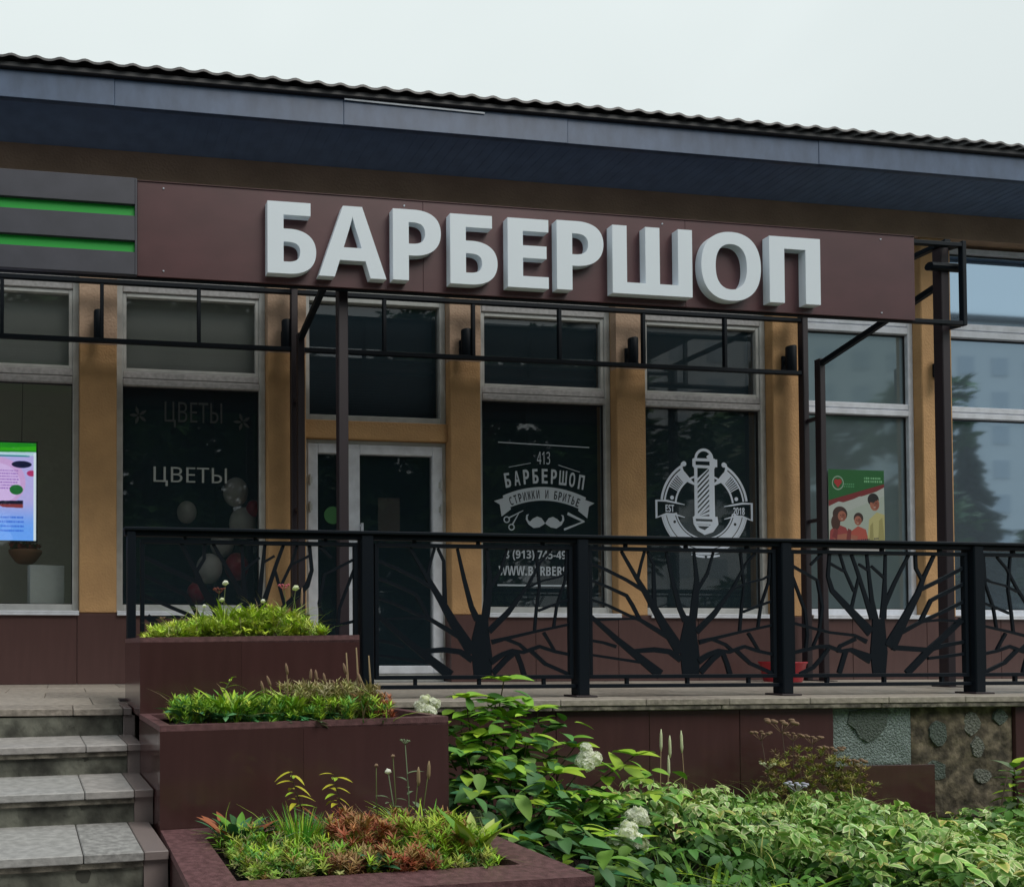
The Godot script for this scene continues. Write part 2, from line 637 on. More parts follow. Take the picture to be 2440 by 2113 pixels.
func shop_building() -> void:
	var b := thing("shop_building", "low ochre shop building with a brown sign band and tall white framed windows", "building")
	# pillars, seven of them in view; edges measured on each
	var edges := {-3: [-5.12, -4.78], -2: [-3.36, -3.02], -1: [-1.60, -1.26], 0: [0.176, 0.515], 1: [1.936, 2.304], 2: [3.741, 4.053], 3: [5.484, 5.801], 4: [7.219, 7.592], 5: [8.96, 9.322], 6: [10.74, 11.10], 7: [12.5, 12.86]}
	for k in range(-3, 8):
		var st := mb()
		span(st, Vector3(edges[k][0], 0.645, -0.30), Vector3(edges[k][1], 4.64, 0.0), 0.008)
		var pil := build("pillar", st, M.plaster, b)
		if k < 4:  # upper length of these pillars takes the brown upper wall colour
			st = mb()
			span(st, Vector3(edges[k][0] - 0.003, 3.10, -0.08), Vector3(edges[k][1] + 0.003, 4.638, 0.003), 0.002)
			build("pillar_top", st, M.upper_wall, pil)
	var up := mb()
	span(up, Vector3(-5.12, 4.64, -0.30), Vector3(12.86, 5.0, 0.0), 0.004)
	build("upper_wall", up, M.upper_wall, b)
	# soffit, fascia in lengths, roof
	var s := mb()
	span(s, Vector3(-5.6, 4.905, 0.002), Vector3(13.4, 4.93, 0.612))
	var sof := build("soffit", s, M.soffit, b)
	var rb := mb()
	for i in 190:
		var x := -5.5 + i * 0.0985
		span(rb, Vector3(x, 4.9025, 0.01), Vector3(x + 0.03, 4.9045, 0.60))
	build("soffit_ribs", rb, M.soffit, sof).set_meta("kind", "stuff")
	var cut := [-5.6, -2.6, 0.45, 2.45, 4.55, 7.1, 10.2, 13.4]
	for i in cut.size() - 1:
		var f := mb()
		span(f, Vector3(cut[i] + 0.0006, 4.885, 0.615), Vector3(cut[i + 1] - 0.0006, 5.115, 0.63 + 0.003 * (i % 2)), 0.003)
		span(f, Vector3(cut[i] + 0.002, 4.885, 0.585), Vector3(cut[i + 1] - 0.002, 4.893, 0.614))
		build("fascia_board", f, M.fascia, b)
	var fs := mb()
	beam(fs, Vector3(2.45, 5.102, 0.645), Vector3(3.75, 5.088, 0.64), 0.004, 0.016)
	build("loose_edge_strip", fs, M.strip, b)
	var d := mb()
	span(d, Vector3(-5.6, 5.118, 0.60), Vector3(13.4, 5.165, 0.665), 0.006)
	build("drip_edge", d, M.roof, b)
	# corrugated sheet: waves run up the slope
	var st := mb(false)
	var nx := 19 * 5 * 8
	var prev := []
	for i in nx + 1:
		var x := -5.6 + 19.0 * i / nx
		var ph := fmod(x / 0.2 + 20.0, 1.0)
		var h := 0.023 * pow(absf(cos(PI * ph)), 3.0) + 0.004 * sin(x * 1.7) + 0.002 * sin(x * 7.3)
		var col := []
		for e in [[0.70, 5.166 + h], [0.70, 5.186 + h], [-4.2, 6.55 + h], [-9.0, 5.186 + h]]:
			col.append(Vector3(x, e[1], e[0]))
		if prev.size():
			quad(st, prev[0], col[0], col[1], prev[1], Vector3(0, 0, 1))
			quad(st, prev[1], col[1], col[2], prev[2], Vector3(0, 1, 0.3))
			quad(st, prev[2], col[2], col[3], prev[3], Vector3(0, 1, -0.3))
		prev = col
	build("roof_sheet", st, M.roof, b)
	st = mb()
	span(st, Vector3(-5.12, -0.2, -9.0), Vector3(-5.0, 5.1, -0.302))
	span(st, Vector3(12.74, -0.2, -9.0), Vector3(12.86, 5.1, -0.302))
	span(st, Vector3(-5.0, -0.2, -9.0), Vector3(12.74, 5.1, -8.9))
	build("outer_wall", st, M.plaster, b)
	# plinth panels of brown granite under the windows and pillars
	var spans := []
	for k in range(-3, 7):
		if k == 1:
			spans.append([edges[1][0] - 0.02, 2.33])
			continue
		var x0: float = edges[k][0] - 0.02 if k != 2 else 3.72
		var x1: float = edges[k + 1][0] - 0.02
		var m := (x0 + x1) / 2.0
		spans.append([x0, m])
		spans.append([m, x1])
	for p in spans:
		var q := mb()
		span(q, Vector3(p[0] + 0.002, 0.0, -0.29), Vector3(p[1] - 0.002, 0.642, 0.022), 0.003)
		build("plinth_panel", q, M.plinth, b)
	# interior shell
	var r := mb()
	span(r, Vector3(-5.0, 0.0, -8.9), Vector3(12.74, 0.06, -0.302))
	build("floor", r, M.room, b)
	r = mb()
	span(r, Vector3(-5.0, 4.66, -8.9), Vector3(12.74, 4.72, -0.302))
	build("ceiling", r, M.room, b)
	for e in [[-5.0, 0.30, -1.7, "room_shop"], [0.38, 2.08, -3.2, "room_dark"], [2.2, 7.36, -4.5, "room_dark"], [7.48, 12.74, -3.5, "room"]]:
		r = mb()
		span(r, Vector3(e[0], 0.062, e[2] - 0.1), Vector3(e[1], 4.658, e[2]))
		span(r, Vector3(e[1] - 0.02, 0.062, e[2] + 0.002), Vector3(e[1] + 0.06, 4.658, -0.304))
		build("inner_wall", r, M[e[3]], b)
	# windows
	for k in range(-3, 7):
		if k == 1:
			continue
		window(b, k, edges[k][1], edges[k + 1][0])
	door_bay(b, edges[1][1], edges[2][0])


func window(b: Node3D, k: int, x0: float, x1: float) -> void:
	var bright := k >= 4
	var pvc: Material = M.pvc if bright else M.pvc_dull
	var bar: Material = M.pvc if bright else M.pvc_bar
	var st := mb()
	var zf := -0.085
	var zb := -0.165
	var sw := 0.062
	# sill rail, stiles, head
	span(st, Vector3(x0 + 0.002, 0.66, zb), Vector3(x0 + sw, 4.60, zf), 0.005)
	span(st, Vector3(x1 - sw, 0.66, zb), Vector3(x1 - 0.002, 4.60, zf), 0.005)
	span(st, Vector3(x0 + sw, 4.545, zb), Vector3(x1 - sw, 4.60, zf), 0.005)
	span(st, Vector3(x0 + sw, 0.66, zb), Vector3(x1 - sw, 0.728, zf), 0.005)
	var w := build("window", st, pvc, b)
	# two cross bars, each of two joined profiles
	for e in [[2.765, 2.895], [3.635, 3.79]]:
		st = mb()
		var mid: float = lerpf(e[0], e[1], 0.5)
		span(st, Vector3(x0 + sw, e[0], zb), Vector3(x1 - sw, mid - 0.004, zf + 0.004), 0.006)
		span(st, Vector3(x0 + sw, mid + 0.004, zb), Vector3(x1 - sw, e[1], zf - 0.003), 0.006)
		span(st, Vector3(x0 + sw, mid - 0.004, zb + 0.01), Vector3(x1 - sw, mid + 0.004, zf - 0.02))
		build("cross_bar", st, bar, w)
	# opening sash in the middle light
	st = mb()
	for e in [[x0 + sw, 2.896, x0 + sw + 0.035, 3.634], [x1 - sw - 0.035, 2.896, x1 - sw, 3.634]]:
		span(st, Vector3(e[0], e[1], zb + 0.02), Vector3(e[2], e[3], zf - 0.012), 0.004)
	span(st, Vector3(x0 + sw + 0.035, 3.596, zb + 0.02), Vector3(x1 - sw - 0.035, 3.634, zf - 0.012), 0.004)
	span(st, Vector3(x0 + sw + 0.035, 2.896, zb + 0.02), Vector3(x1 - sw - 0.035, 2.93, zf - 0.012), 0.004)
	if k < 4:
		build("sash", st, pvc, w)
	# dark seals round the lights, then the panes
	var lights := [[0.728, 2.765], [2.895, 3.635], [3.79, 4.545]]
	for i in 3:
		var lo: float = lights[i][0]
		var hi: float = lights[i][1]
		st = mb()
		span(st, Vector3(x0 + sw, lo, -0.138), Vector3(x1 - sw, lo + 0.008, -0.118))
		span(st, Vector3(x0 + sw, hi - 0.008, -0.138), Vector3(x1 - sw, hi, -0.118))
		span(st, Vector3(x0 + sw, lo + 0.008, -0.138), Vector3(x0 + sw + 0.008, hi - 0.008, -0.118))
		span(st, Vector3(x1 - sw - 0.008, lo + 0.008, -0.138), Vector3(x1 - sw, hi - 0.008, -0.118))
		build("seal", st, M.seal, w)
		st = mb()
		quad(st, Vector3(x0 + sw, lo, -0.13), Vector3(x1 - sw, lo, -0.13), Vector3(x1 - sw, hi, -0.13), Vector3(x0 + sw, hi, -0.13), Vector3(0, 0, 1))
		var gm: Material = M.glass if k <= -1 or k == -1 else M.glass_dark
		if i == 1 and k <= 0:
			gm = M.glass
		if k == 4:
			gm = M.film_teal
		elif k >= 5:
			gm = M.film
		build("pane", st, gm, w)
		if k < 4:
			st = mb()
			quad(st, Vector3(x0 + sw, lo, -0.154), Vector3(x1 - sw, lo, -0.154), Vector3(x1 - sw, hi, -0.1535), Vector3(x0 + sw, hi, -0.1535), Vector3(0, 0, 1))
			build("inner_pane", st, M.glass, w)
	st = mb()
	span(st, Vector3(x0 + 0.002, 0.645, -0.082), Vector3(x1 - 0.002, 0.664, 0.05), 0.004)
	span(st, Vector3(x0 + 0.002, 0.622, 0.036), Vector3(x1 - 0.002, 0.6449, 0.05), 0.003)
	build("sill", st, M.pvc, w)
	# horizontal blind behind the middle and top lights
	if k < 4:
		st = mb()
		var y := 2.93
		while y < 4.5:
			box(st, Vector3((x0 + x1) / 2, y, -0.22), Vector3(x1 - x0 - 0.16, 0.026, 0.003), 0.0, Basis(Vector3.RIGHT, 0.45))
			y += 0.027
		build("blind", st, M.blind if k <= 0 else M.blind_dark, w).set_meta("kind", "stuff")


func door_bay(b: Node3D, x0: float, x1: float) -> void:
	# lintel, transom light, door set
	var st := mb()
	span(st, Vector3(x0 + 0.001, 2.325, -0.29), Vector3(x1 - 0.001, 2.50, -0.055), 0.006)
	build("door_lintel", st, M.plaster, b)
	st = mb()
	span(st, Vector3(x0 + 0.002, 2.502, -0.165), Vector3(x0 + 0.062, 4.60, -0.085), 0.005)
	span(st, Vector3(x1 - 0.062, 2.502, -0.165), Vector3(x1 - 0.002, 4.60, -0.085), 0.005)
	span(st, Vector3(x0 + 0.062, 2.502, -0.165), Vector3(x1 - 0.062, 2.56, -0.085), 0.005)
	span(st, Vector3(x0 + 0.062, 3.65, -0.165), Vector3(x1 - 0.062, 3.79, -0.085), 0.005)
	span(st, Vector3(x0 + 0.062, 4.545, -0.165), Vector3(x1 - 0.062, 4.60, -0.085), 0.005)
	var w := build("transom_window", st, M.pvc_dull, b)
	for e in [[2.56, 3.65], [3.79, 4.545]]:
		st = mb()
		quad(st, Vector3(x0 + 0.062, e[0], -0.13), Vector3(x1 - 0.062, e[0], -0.13), Vector3(x1 - 0.062, e[1], -0.13), Vector3(x0 + 0.062, e[1], -0.13), Vector3(0, 0, 1))
		build("pane", st, M.glass_dark, w)
	st = mb()
	var y := 2.6
	while y < 4.5:
		box(st, Vector3((x0 + x1) / 2, y, -0.22), Vector3(x1 - x0 - 0.16, 0.026, 0.003), 0.0, Basis(Vector3.RIGHT, 0.45))
		y += 0.027
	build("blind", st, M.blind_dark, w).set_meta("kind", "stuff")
	st = mb()
	span(st, Vector3(x0 + 0.002, 0.02, -0.17), Vector3(x0 + 0.04, 2.322, -0.095), 0.004)
	span(st, Vector3(x1 - 0.035, 0.02, -0.17), Vector3(x1 - 0.002, 2.322, -0.095), 0.004)
	span(st, Vector3(x0 + 0.04, 2.285, -0.17), Vector3(x1 - 0.035, 2.322, -0.095), 0.004)
	span(st, Vector3(x0 + 0.04, 0.0, -0.17), Vector3(x1 - 0.035, 0.075, -0.095), 0.004)
	var f := build("door_frame", st, M.pvc_dull, b)
	var leaves := [[x0 + 0.042, 2.733, 0.10, "side_leaf"], [2.739, x1 - 0.037, 0.125, "door_leaf"]]
	for e in leaves:
		st = mb()
		var a: float = e[0]
		var c: float = e[1]
		var s: float = e[2]
		var zf := -0.088
		var zb := -0.155
		span(st, Vector3(a, 0.077, zb), Vector3(a + s, 2.283, zf), 0.006)
		span(st, Vector3(c - s + 0.02, 0.077, zb), Vector3(c, 2.283, zf), 0.006)
		span(st, Vector3(a + s, 2.19, zb), Vector3(c - s + 0.02, 2.283, zf), 0.006)
		span(st, Vector3(a + s, 0.077, zb), Vector3(c - s + 0.02, 0.155, zf), 0.006)
		build(e[3], st, M.pvc, f)
		st = mb()
		quad(st, Vector3(a + s, 0.155, -0.12), Vector3(c - s + 0.02, 0.155, -0.12), Vector3(c - s + 0.02, 2.19, -0.12), Vector3(a + s, 2.19, -0.12), Vector3(0, 0, 1))
		build("door_pane", st, M.glass_dark, f)
	st = mb()
	span(st, Vector3(2.80, 1.05, -0.087), Vector3(2.835, 1.28, -0.078), 0.004)
	tube(st, [Vector3(2.818, 1.20, -0.08), Vector3(2.818, 1.20, -0.035), Vector3(2.93, 1.20, -0.035)], [0.01, 0.01, 0.008], 8)
	tube(st, [Vector3(2.868, 1.15, -0.05), Vector3(2.868, 1.52, -0.05)], [0.014, 0.014], 8)
	box(st, Vector3(2.868, 1.17, -0.068), Vector3(0.018, 0.018, 0.04))
	box(st, Vector3(2.868, 1.50, -0.068), Vector3(0.018, 0.018, 0.04))
	build("door_handle", st, M.strip, f)
	for h in [[3.685, 0.22], [3.685, 1.62], [3.685, 1.86], [2.365, 1.62], [2.365, 1.88], [2.365, 0.3]]:
		st = mb()
		tube(st, [Vector3(h[0], h[1], -0.075), Vector3(h[0], h[1] + 0.1, -0.075)], [0.012, 0.012], 8)
		span(st, Vector3(h[0] - 0.025, h[1] + 0.02, -0.0935), Vector3(h[0] + 0.025, h[1] + 0.08, -0.083), 0.002)
		build("hinge", st, M.pvc_dull, f)


# ---------------------------------------------------------------- terrace, stairs, wall
func terrace() -> void:
	var st := mb()
	span(st, Vector3(-5.0, -1.3, -0.28), Vector3(12.0, -0.045, 2.38))
	span(st, Vector3(-5.0, -1.3, 2.38), Vector3(0.402, -0.045, 2.70))
	var t := build("terrace", st, M.riser, self)
	tag(t, "raised terrace paved with grey stone tiles in front of the shop", "", "", "structure")
	var mats := [M.terrace_tile, M.terrace_tile_b, M.terrace_tile]
	var rows := [[0.024, 0.62], [0.625, 1.22], [1.225, 1.83], [1.835, 2.46]]
	for r in rows.size():
		for i in 28:
			var x := -4.9 + i * 0.6 + (0.3 if r % 2 else 0.0)
			if x > 11.4:
				continue
			var q := mb()
			span(q, Vector3(x + 0.002, -0.04, rows[r][0]), Vector3(x + 0.598, rr(-0.001, 0.001), rows[r][1]), 0.003)
			build("paving_tile", q, mats[rng.randi() % 3], t)
	for i in 9:
		var x1 := 0.075 - (i - 1) * 0.6 if i else 0.355
		var x0 := x1 - (0.6 if i else 0.28)
		var q := mb()
		span(q, Vector3(x0 + 0.002, -0.04, 2.465), Vector3(x1 - 0.002, rr(-0.001, 0.001), 2.775), 0.004)
		build("paving_tile", q, mats[rng.randi() % 3], t)


	var eg := mb()
	span(eg, Vector3(0.357, -0.04, 2.30), Vector3(0.403, 0.001, 2.772), 0.003)
	span(eg, Vector3(0.357, -0.16, 2.702), Vector3(0.424, -0.042, 2.755), 0.003)
	build("edge_tile", eg, M.edge_granite, t)


func stairs() -> void:
	var s := thing("stone_stairs", "wide stone stairs with pale treads and stained risers climbing to the terrace", "stairs", Vector3(0.352, 0, 2.77))
	s.rotation.y = deg_to_rad(2.2)
	s.rotation.z = 0.010
	var mats := [M.tile, M.tile_b, M.tile_c]
	var front := [-0.055, 0.415, 0.865, 1.355, 1.80, 2.25, 2.70, 3.15, 3.6]
	for i in 8:
		var top := -0.15 * i
		if i == 0:
			var rs := mb()
			span(rs, Vector3(-5.2, -0.16, -0.4), Vector3(0.0, -0.043, -0.02))
			build("riser", rs, M.riser, s)
			continue
		var st := mb()
		span(st, Vector3(-5.2, top - 0.16, front[i - 1] - 0.05), Vector3(-0.0594 * front[i], top - 0.036, front[i] - 0.03))
		var step := build("step", st, M.riser, s)
		var xr: float = -0.0594 * front[i]
		var x := xr
		var w := 0.20 + 0.012 * i
		while x > -5.0:
			var q := mb()
			span(q, Vector3(x - w + 0.002, top - 0.035, front[i - 1] - 0.048), Vector3(x - 0.002, top + rr(-0.0012, 0.0012), front[i] + 0.004), 0.004)
			build("tread_tile", q, mats[rng.randi() % 3], step)
			if x > -1.5 and x < xr - 0.05:
				# dark damp mark below the joint
				var dk := mb()
				var pl := PackedVector2Array()
				var dw := rr(0.015, 0.035)
				var dh := rr(0.05, 0.11)
				for k in 10:
					var an := TAU * k / 10.0
					pl.append(Vector2(x + rr(-0.01, 0.01) + cos(an) * dw * rr(0.7, 1.0), top - 0.04 - dh * 0.45 + sin(an) * dh * 0.5 * rr(0.85, 1.0)))
				prism(dk, pl, front[i] - 0.0305, front[i] - 0.0286)
				build("damp_mark", dk, M.stain, step)
			x -= w
			w = 0.6
		var eg := mb()
		var xe: float = 0.068 - 0.0384 * front[i]
		span(eg, Vector3(xr + 0.001, top - 0.035, front[i - 1] - 0.048), Vector3(xe, top + 0.0005, front[i] + 0.002), 0.003)
		span(eg, Vector3(xr + 0.001, top - 0.16, front[i - 1] - 0.048), Vector3(xe, top - 0.037, front[i] - 0.02))
		build("edge_tile", eg, M.edge_granite, step)
		var ny := mb()
		span(ny, Vector3(-5.2, top - 0.062, front[i] - 0.0275), Vector3(xr, top - 0.037, front[i] - 0.012), 0.003)
		build("nosing", ny, M.nosing, step)


func retaining_wall() -> void:
	var w := thing("terrace_wall", "low terrace wall faced with brown granite panels, some fallen off at its right end", "wall")
	var z := 2.41
	# slab edge: worn stone nosing in lengths
	var x := 1.95
	while x < 11.0:
		var l := 1.2
		var st := mb()
		span(st, Vector3(x + 0.002, -0.075, 2.383), Vector3(x + l - 0.002, -0.042, 2.452 + rr(-0.004, 0.004)), 0.006)
		build("edge_stone", st, M.nosing, w)
		x += l
	var st := mb()
	span(st, Vector3(1.9, -1.3, 2.382), Vector3(11.0, -0.078, z - 0.025))
	build("core", st, M.mortar, w)
	# granite panels
	var px := [1.92, 2.55, 3.2, 3.86, 4.52, 5.225]
	for i in px.size() - 1:
		st = mb()
		span(st, Vector3(px[i] + 0.0015, -1.3, z - 0.024), Vector3(px[i + 1] - 0.0015, -0.079, z + rr(-0.002, 0.002)), 0.002)
		build("granite_panel", st, M.granite, w)
	for e in [[5.285, -1.3, 6.01, -0.47], [6.665, -1.3, 7.3, -0.079], [7.303, -1.3, 7.95, -0.079], [7.953, -1.3, 8.6, -0.079], [8.603, -1.3, 9.25, -0.079]]:
		st = mb()
		span(st, Vector3(e[0], e[1], z - 0.024), Vector3(e[2], e[3], z), 0.002)
		build("granite_panel", st, M.granite, w)
	# bed of pale adhesive left by a lost panel, with the dark trowelled hollow in it
	var n := FastNoiseLite.new()
	n.seed = 7
	n.frequency = 6.0
	st = mb(false)
	lump_sheet(st, 5.228, 5.845, -0.475, -0.082, z - 0.022, 0.012, n, 26)
	build("adhesive_bed", st, M.adhesive, w)
	var hollow := PackedVector2Array()
	for p in [[5.36, -0.10], [5.50, -0.085], [5.66, -0.095], [5.64, -0.2], [5.58, -0.27], [5.50, -0.31], [5.43, -0.28], [5.40, -0.22], [5.34, -0.18]]:
		hollow.append(Vector2(p[0], p[1]))
	st = mb()
	prism(st, hollow, z - 0.012, z - 0.004)
	build("dark_patch", st, M.adhesive_dark, w)
	# rough old render with a few stones showing
	st = mb(false)
	n.frequency = 3.0
	lump_sheet(st, 5.85, 6.66, -0.84, -0.08, z - 0.024, 0.018, n, 30)
	build("rough_render", st, M.mortar, w)
	for e in [[6.32, -0.19, 0.075, 0.085], [6.36, -0.36, 0.055, 0.085], [6.55, -0.15, 0.06, 0.055], [6.05, -0.25, 0.07, 0.10], [6.02, -0.52, 0.10, 0.08], [6.40, -0.56, 0.07, 0.06]]:
		var poly := PackedVector2Array()
		for i in 11:
			var an := TAU * i / 11.0
			poly.append(Vector2(e[0] + cos(an) * e[2] * rr(0.72, 1.08), e[1] + sin(an) * e[3] * rr(0.75, 1.05)))
		var sp := mb()
		prism(sp, poly, z - 0.02, z - 0.004 + rr(-0.002, 0.002))
		build("stone", sp, M.stone if rng.randf() < 0.7 else M.adhesive_dark, w)


func lump_sheet(st: SurfaceTool, x0: float, x1: float, y0: float, y1: float, z: float, amp: float, n: FastNoiseLite, k: int) -> void:
	var g := []
	for i in k + 1:
		var row := []
		for j in k + 1:
			var x := lerpf(x0, x1, float(i) / k)
			var y := lerpf(y0, y1, float(j) / k)
			var e := 0.0 if (i == 0 or j == 0 or i == k or j == k) else 1.0
			row.append(Vector3(x, y, z + 0.003 + e * amp * (0.5 + n.get_noise_2d(x, y))))
		g.append(row)
	for i in k:
		for j in k:
			quad(st, g[i][j], g[i + 1][j], g[i + 1][j + 1], g[i][j + 1], Vector3(0, 0, 1))


# ---------------------------------------------------------------- canopy frame
func canopy() -> void:
	var c := thing("canopy", "dark steel canopy frame on square posts carrying the shop signs", "canopy", Vector3.ZERO)
	var posts := [[2.15, 0.12, "rear_post"], [7.44, 0.12, "rear_post"], [-3.15, 0.12, "rear_post"], [2.165, 0.275, "brace_post"], [7.46, 0.275, "brace_post"], [2.155, 1.36, "front_post"], [7.465, 1.36, "front_post"], [-3.15, 1.36, "front_post"]]
	for p in posts:
		var st := mb()
		var w := 0.062 if p[2] != "front_post" else 0.075
		var top := 3.74 if p[2] != "brace_post" else 3.18
		beam(st, Vector3(p[0], 0.004, p[1]), Vector3(p[0], top, p[1]), w, w, 0.005)
		span(st, Vector3(p[0] - 0.07, 0.0015, p[1] - 0.07), Vector3(p[0] + 0.07, 0.009, p[1] + 0.07))
		build(p[2], st, M.iron_brown, c)
	for x in [2.158, 7.452]:
		for y in [1.59, 2.60]:
			var st := mb()
			beam(st, Vector3(x, y, 0.152), Vector3(x, y, 0.243), 0.035, 0.035)
			build("tie_bar", st, M.iron_brown, c)
		var st := mb()
		beam(st, Vector3(x + 0.005, 3.13, 0.29), Vector3(x, 3.42, 1.33), 0.05, 0.05)
		build("brace", st, M.iron, c)
	# chords and uprights of the rear truss
	for y in [3.09, 3.625]:
		var st := mb()
		span(st, Vector3(-6.0, y - 0.02, 0.10), Vector3(7.408, y + 0.02, 0.14), 0.004)
		build("rear_chord", st, M.iron, c)
	for k in range(-6, 9):
		var x := 0.372 + 0.885 * k
		if absf(x - 2.15) < 0.1 or absf(x - 7.44) < 0.1:
			continue
		var st := mb()
		beam(st, Vector3(x, 3.111, 0.12), Vector3(x, 3.604, 0.12), 0.034, 0.034)
		build("upright", st, M.iron, c)
	# front frame and its returns
	for y in [3.055, 3.718]:
		var st := mb()
		span(st, Vector3(-6.0, y - 0.018, 1.445), Vector3(7.525, y + 0.018, 1.481), 0.004)
		build("front_rail", st, M.iron, c)
	for x in [7.545, 4.8, -0.9, -5.9]:
		var st := mb()
		beam(st, Vector3(x, 3.037, 1.463), Vector3(x, 3.753, 1.463), 0.038, 0.038)
		build("corner_post", st, M.iron, c)
	for y in [3.055, 3.735]:
		var st := mb()
		beam(st, Vector3(7.475, y, 1.30), Vector3(7.545, y, 1.443), 0.04, 0.036)
		build("side_rail", st, M.iron, c)
	var g := mb()
	tube(g, [Vector3(7.30, 3.56, 1.40), Vector3(7.62, 3.56, 1.40)], [0.035, 0.035], 10)
	build("roller_tube", g, M.iron, c)
	for x in [7.44, 2.15, -3.15]:
		g = mb()
		beam(g, Vector3(x, 3.76, 0.09), Vector3(x, 3.76, 1.44), 0.06, 0.04)
		build("cross_beam", g, M.iron, c)
	g = mb()
	span(g, Vector3(-6.0, 3.7845, 0.55), Vector3(7.05, 3.80, 1.30), 0.003)
	build("canopy_roof", g, M.sign_dark, c)


# ---------------------------------------------------------------- signs
func signs() -> void:
	var s := thing("shop_sign", "long brown sign board with raised white letters over the barber shop door", "sign", Vector3(3.8, 3.045, 1.5))
	var o := s.position
	var cuts := [0.556, 2.75, 4.95, 7.04]
	for i in 3:
		var st := mb()
		span(st, Vector3(cuts[i] + 0.0008, 3.045, 1.484) - o, Vector3(cuts[i + 1] - 0.0008, 3.742, 1.50) - o, 0.002)
		build("sign_panel", st, M.sign_brown, s)
	var e := mb()
	span(e, Vector3(0.556, 3.7425, 1.482) - o, Vector3(7.04, 3.747, 1.506) - o)
	build("top_trim", e, M.sign_brown, s)
	for p in [[6.72, 3.70], [6.72, 3.09], [0.75, 3.70], [0.75, 3.09], [4.75, 3.70], [2.6, 3.70]]:
		e = mb()
		tube(e, [Vector3(p[0], p[1], 1.499) - o, Vector3(p[0], p[1], 1.505) - o], [0.008, 0.006], 8)
		build("screw", e, M.strip, s)
	var font := SystemFont.new()
	font.font_names = PackedStringArray(["Droid Sans"])
	font.font_weight = 700
	var word := [["Б", 1.515, 1.885], ["А", 1.905, 2.43], ["Р", 2.482, 2.862], ["Б", 2.937, 3.318], ["Е", 3.402, 3.737], ["Р", 3.806, 4.196], ["Ш", 4.272, 4.955], ["О", 5.035, 5.558], ["П", 5.635, 6.092]]
	for w in word:
		var tm := TextMesh.new()
		tm.font = font
		tm.text = w[0]
		tm.font_size = 100
		tm.pixel_size = 0.01
		tm.depth = 0.062
		tm.curve_step = 1.0
		var bb := tm.get_aabb()
		var l := part("letter", tm, M.letter, s)
		var sx: float = (w[2] - w[1]) / bb.size.x
		var sy := 0.535 / 0.72
		l.scale = Vector3(sx, sy, 1.0)
		l.position = Vector3(w[1] - bb.position.x * sx, 3.095 + 0.345 * sy, 1.5005 + 0.031) - o
	# neighbour's dark sign with green strips
	var n := thing("neighbour_sign", "dark grey sign board of the flower shop with two bright green strips", "sign", Vector3(-2.0, 3.045, 1.5))
	o = n.position
	for b in [[3.555, 3.75], [3.289, 3.472], [3.04, 3.206]]:
		var st := mb()
		span(st, Vector3(-6.0, b[0], 1.484) - o, Vector3(0.537, b[1], 1.525) - o, 0.003)
		build("sign_board", st, M.sign_dark, n)
	e = mb()
	span(e, Vector3(0.538, 3.04, 1.484) - o, Vector3(0.554, 3.75, 1.522) - o, 0.002)
	build("end_cap", e, M.sign_dark, n)
	for b in [[3.4725, 3.5545], [3.2065, 3.2885]]:
		var st := mb()
		span(st, Vector3(-6.0, b[0], 1.486) - o, Vector3(0.537, b[1], 1.499) - o)
		build("green_strip", st, M.sign_green, n)


func wall_lamps() -> void:
	var spots := [[0.345, "black cylinder wall lamp on the pillar left of the flower window"], [2.09, "black cylinder wall lamp on the pillar left of the door"], [3.86, "black cylinder wall lamp on the pillar right of the door"], [5.60, "black cylinder wall lamp on the pillar between the two decal windows"], [7.34, "black cylinder wall lamp on the pillar left of the poster window"], [9.11, "black cylinder wall lamp on the rightmost pillar by the blue window"]]
	var proto: Node3D = null
	for sp in spots:
		var l: Node3D
		if proto == null:
			proto = thing("wall_lamp", sp[1], "lamp", Vector3(sp[0], 3.1, 0), 0.0, "black wall lamps on the pillars")
			var st := mb()
			span(st, Vector3(-0.03, 0.06, 0.001), Vector3(0.03, 0.20, 0.02), 0.003)
			box(st, Vector3(0, 0.13, 0.035), Vector3(0.03, 0.03, 0.03))
			build("bracket", st, M.iron, proto)
			st = mb(false)
			tube(st, [Vector3(0, 0.0, 0.085), Vector3(0, 0.01, 0.085), Vector3(0, 0.265, 0.085), Vector3(0, 0.275, 0.085)], [0.042, 0.046, 0.046, 0.042], 16)
			build("lamp_body", st, M.iron, proto)
			l = proto
		else:
			l = proto.duplicate()
			l.name = numbered("wall_lamp")
			add_child(l)
			l.position = Vector3(sp[0], 3.1, 0)
			l.set_meta("label", sp[1])


# ---------------------------------------------------------------- railing
var STROKES := {}


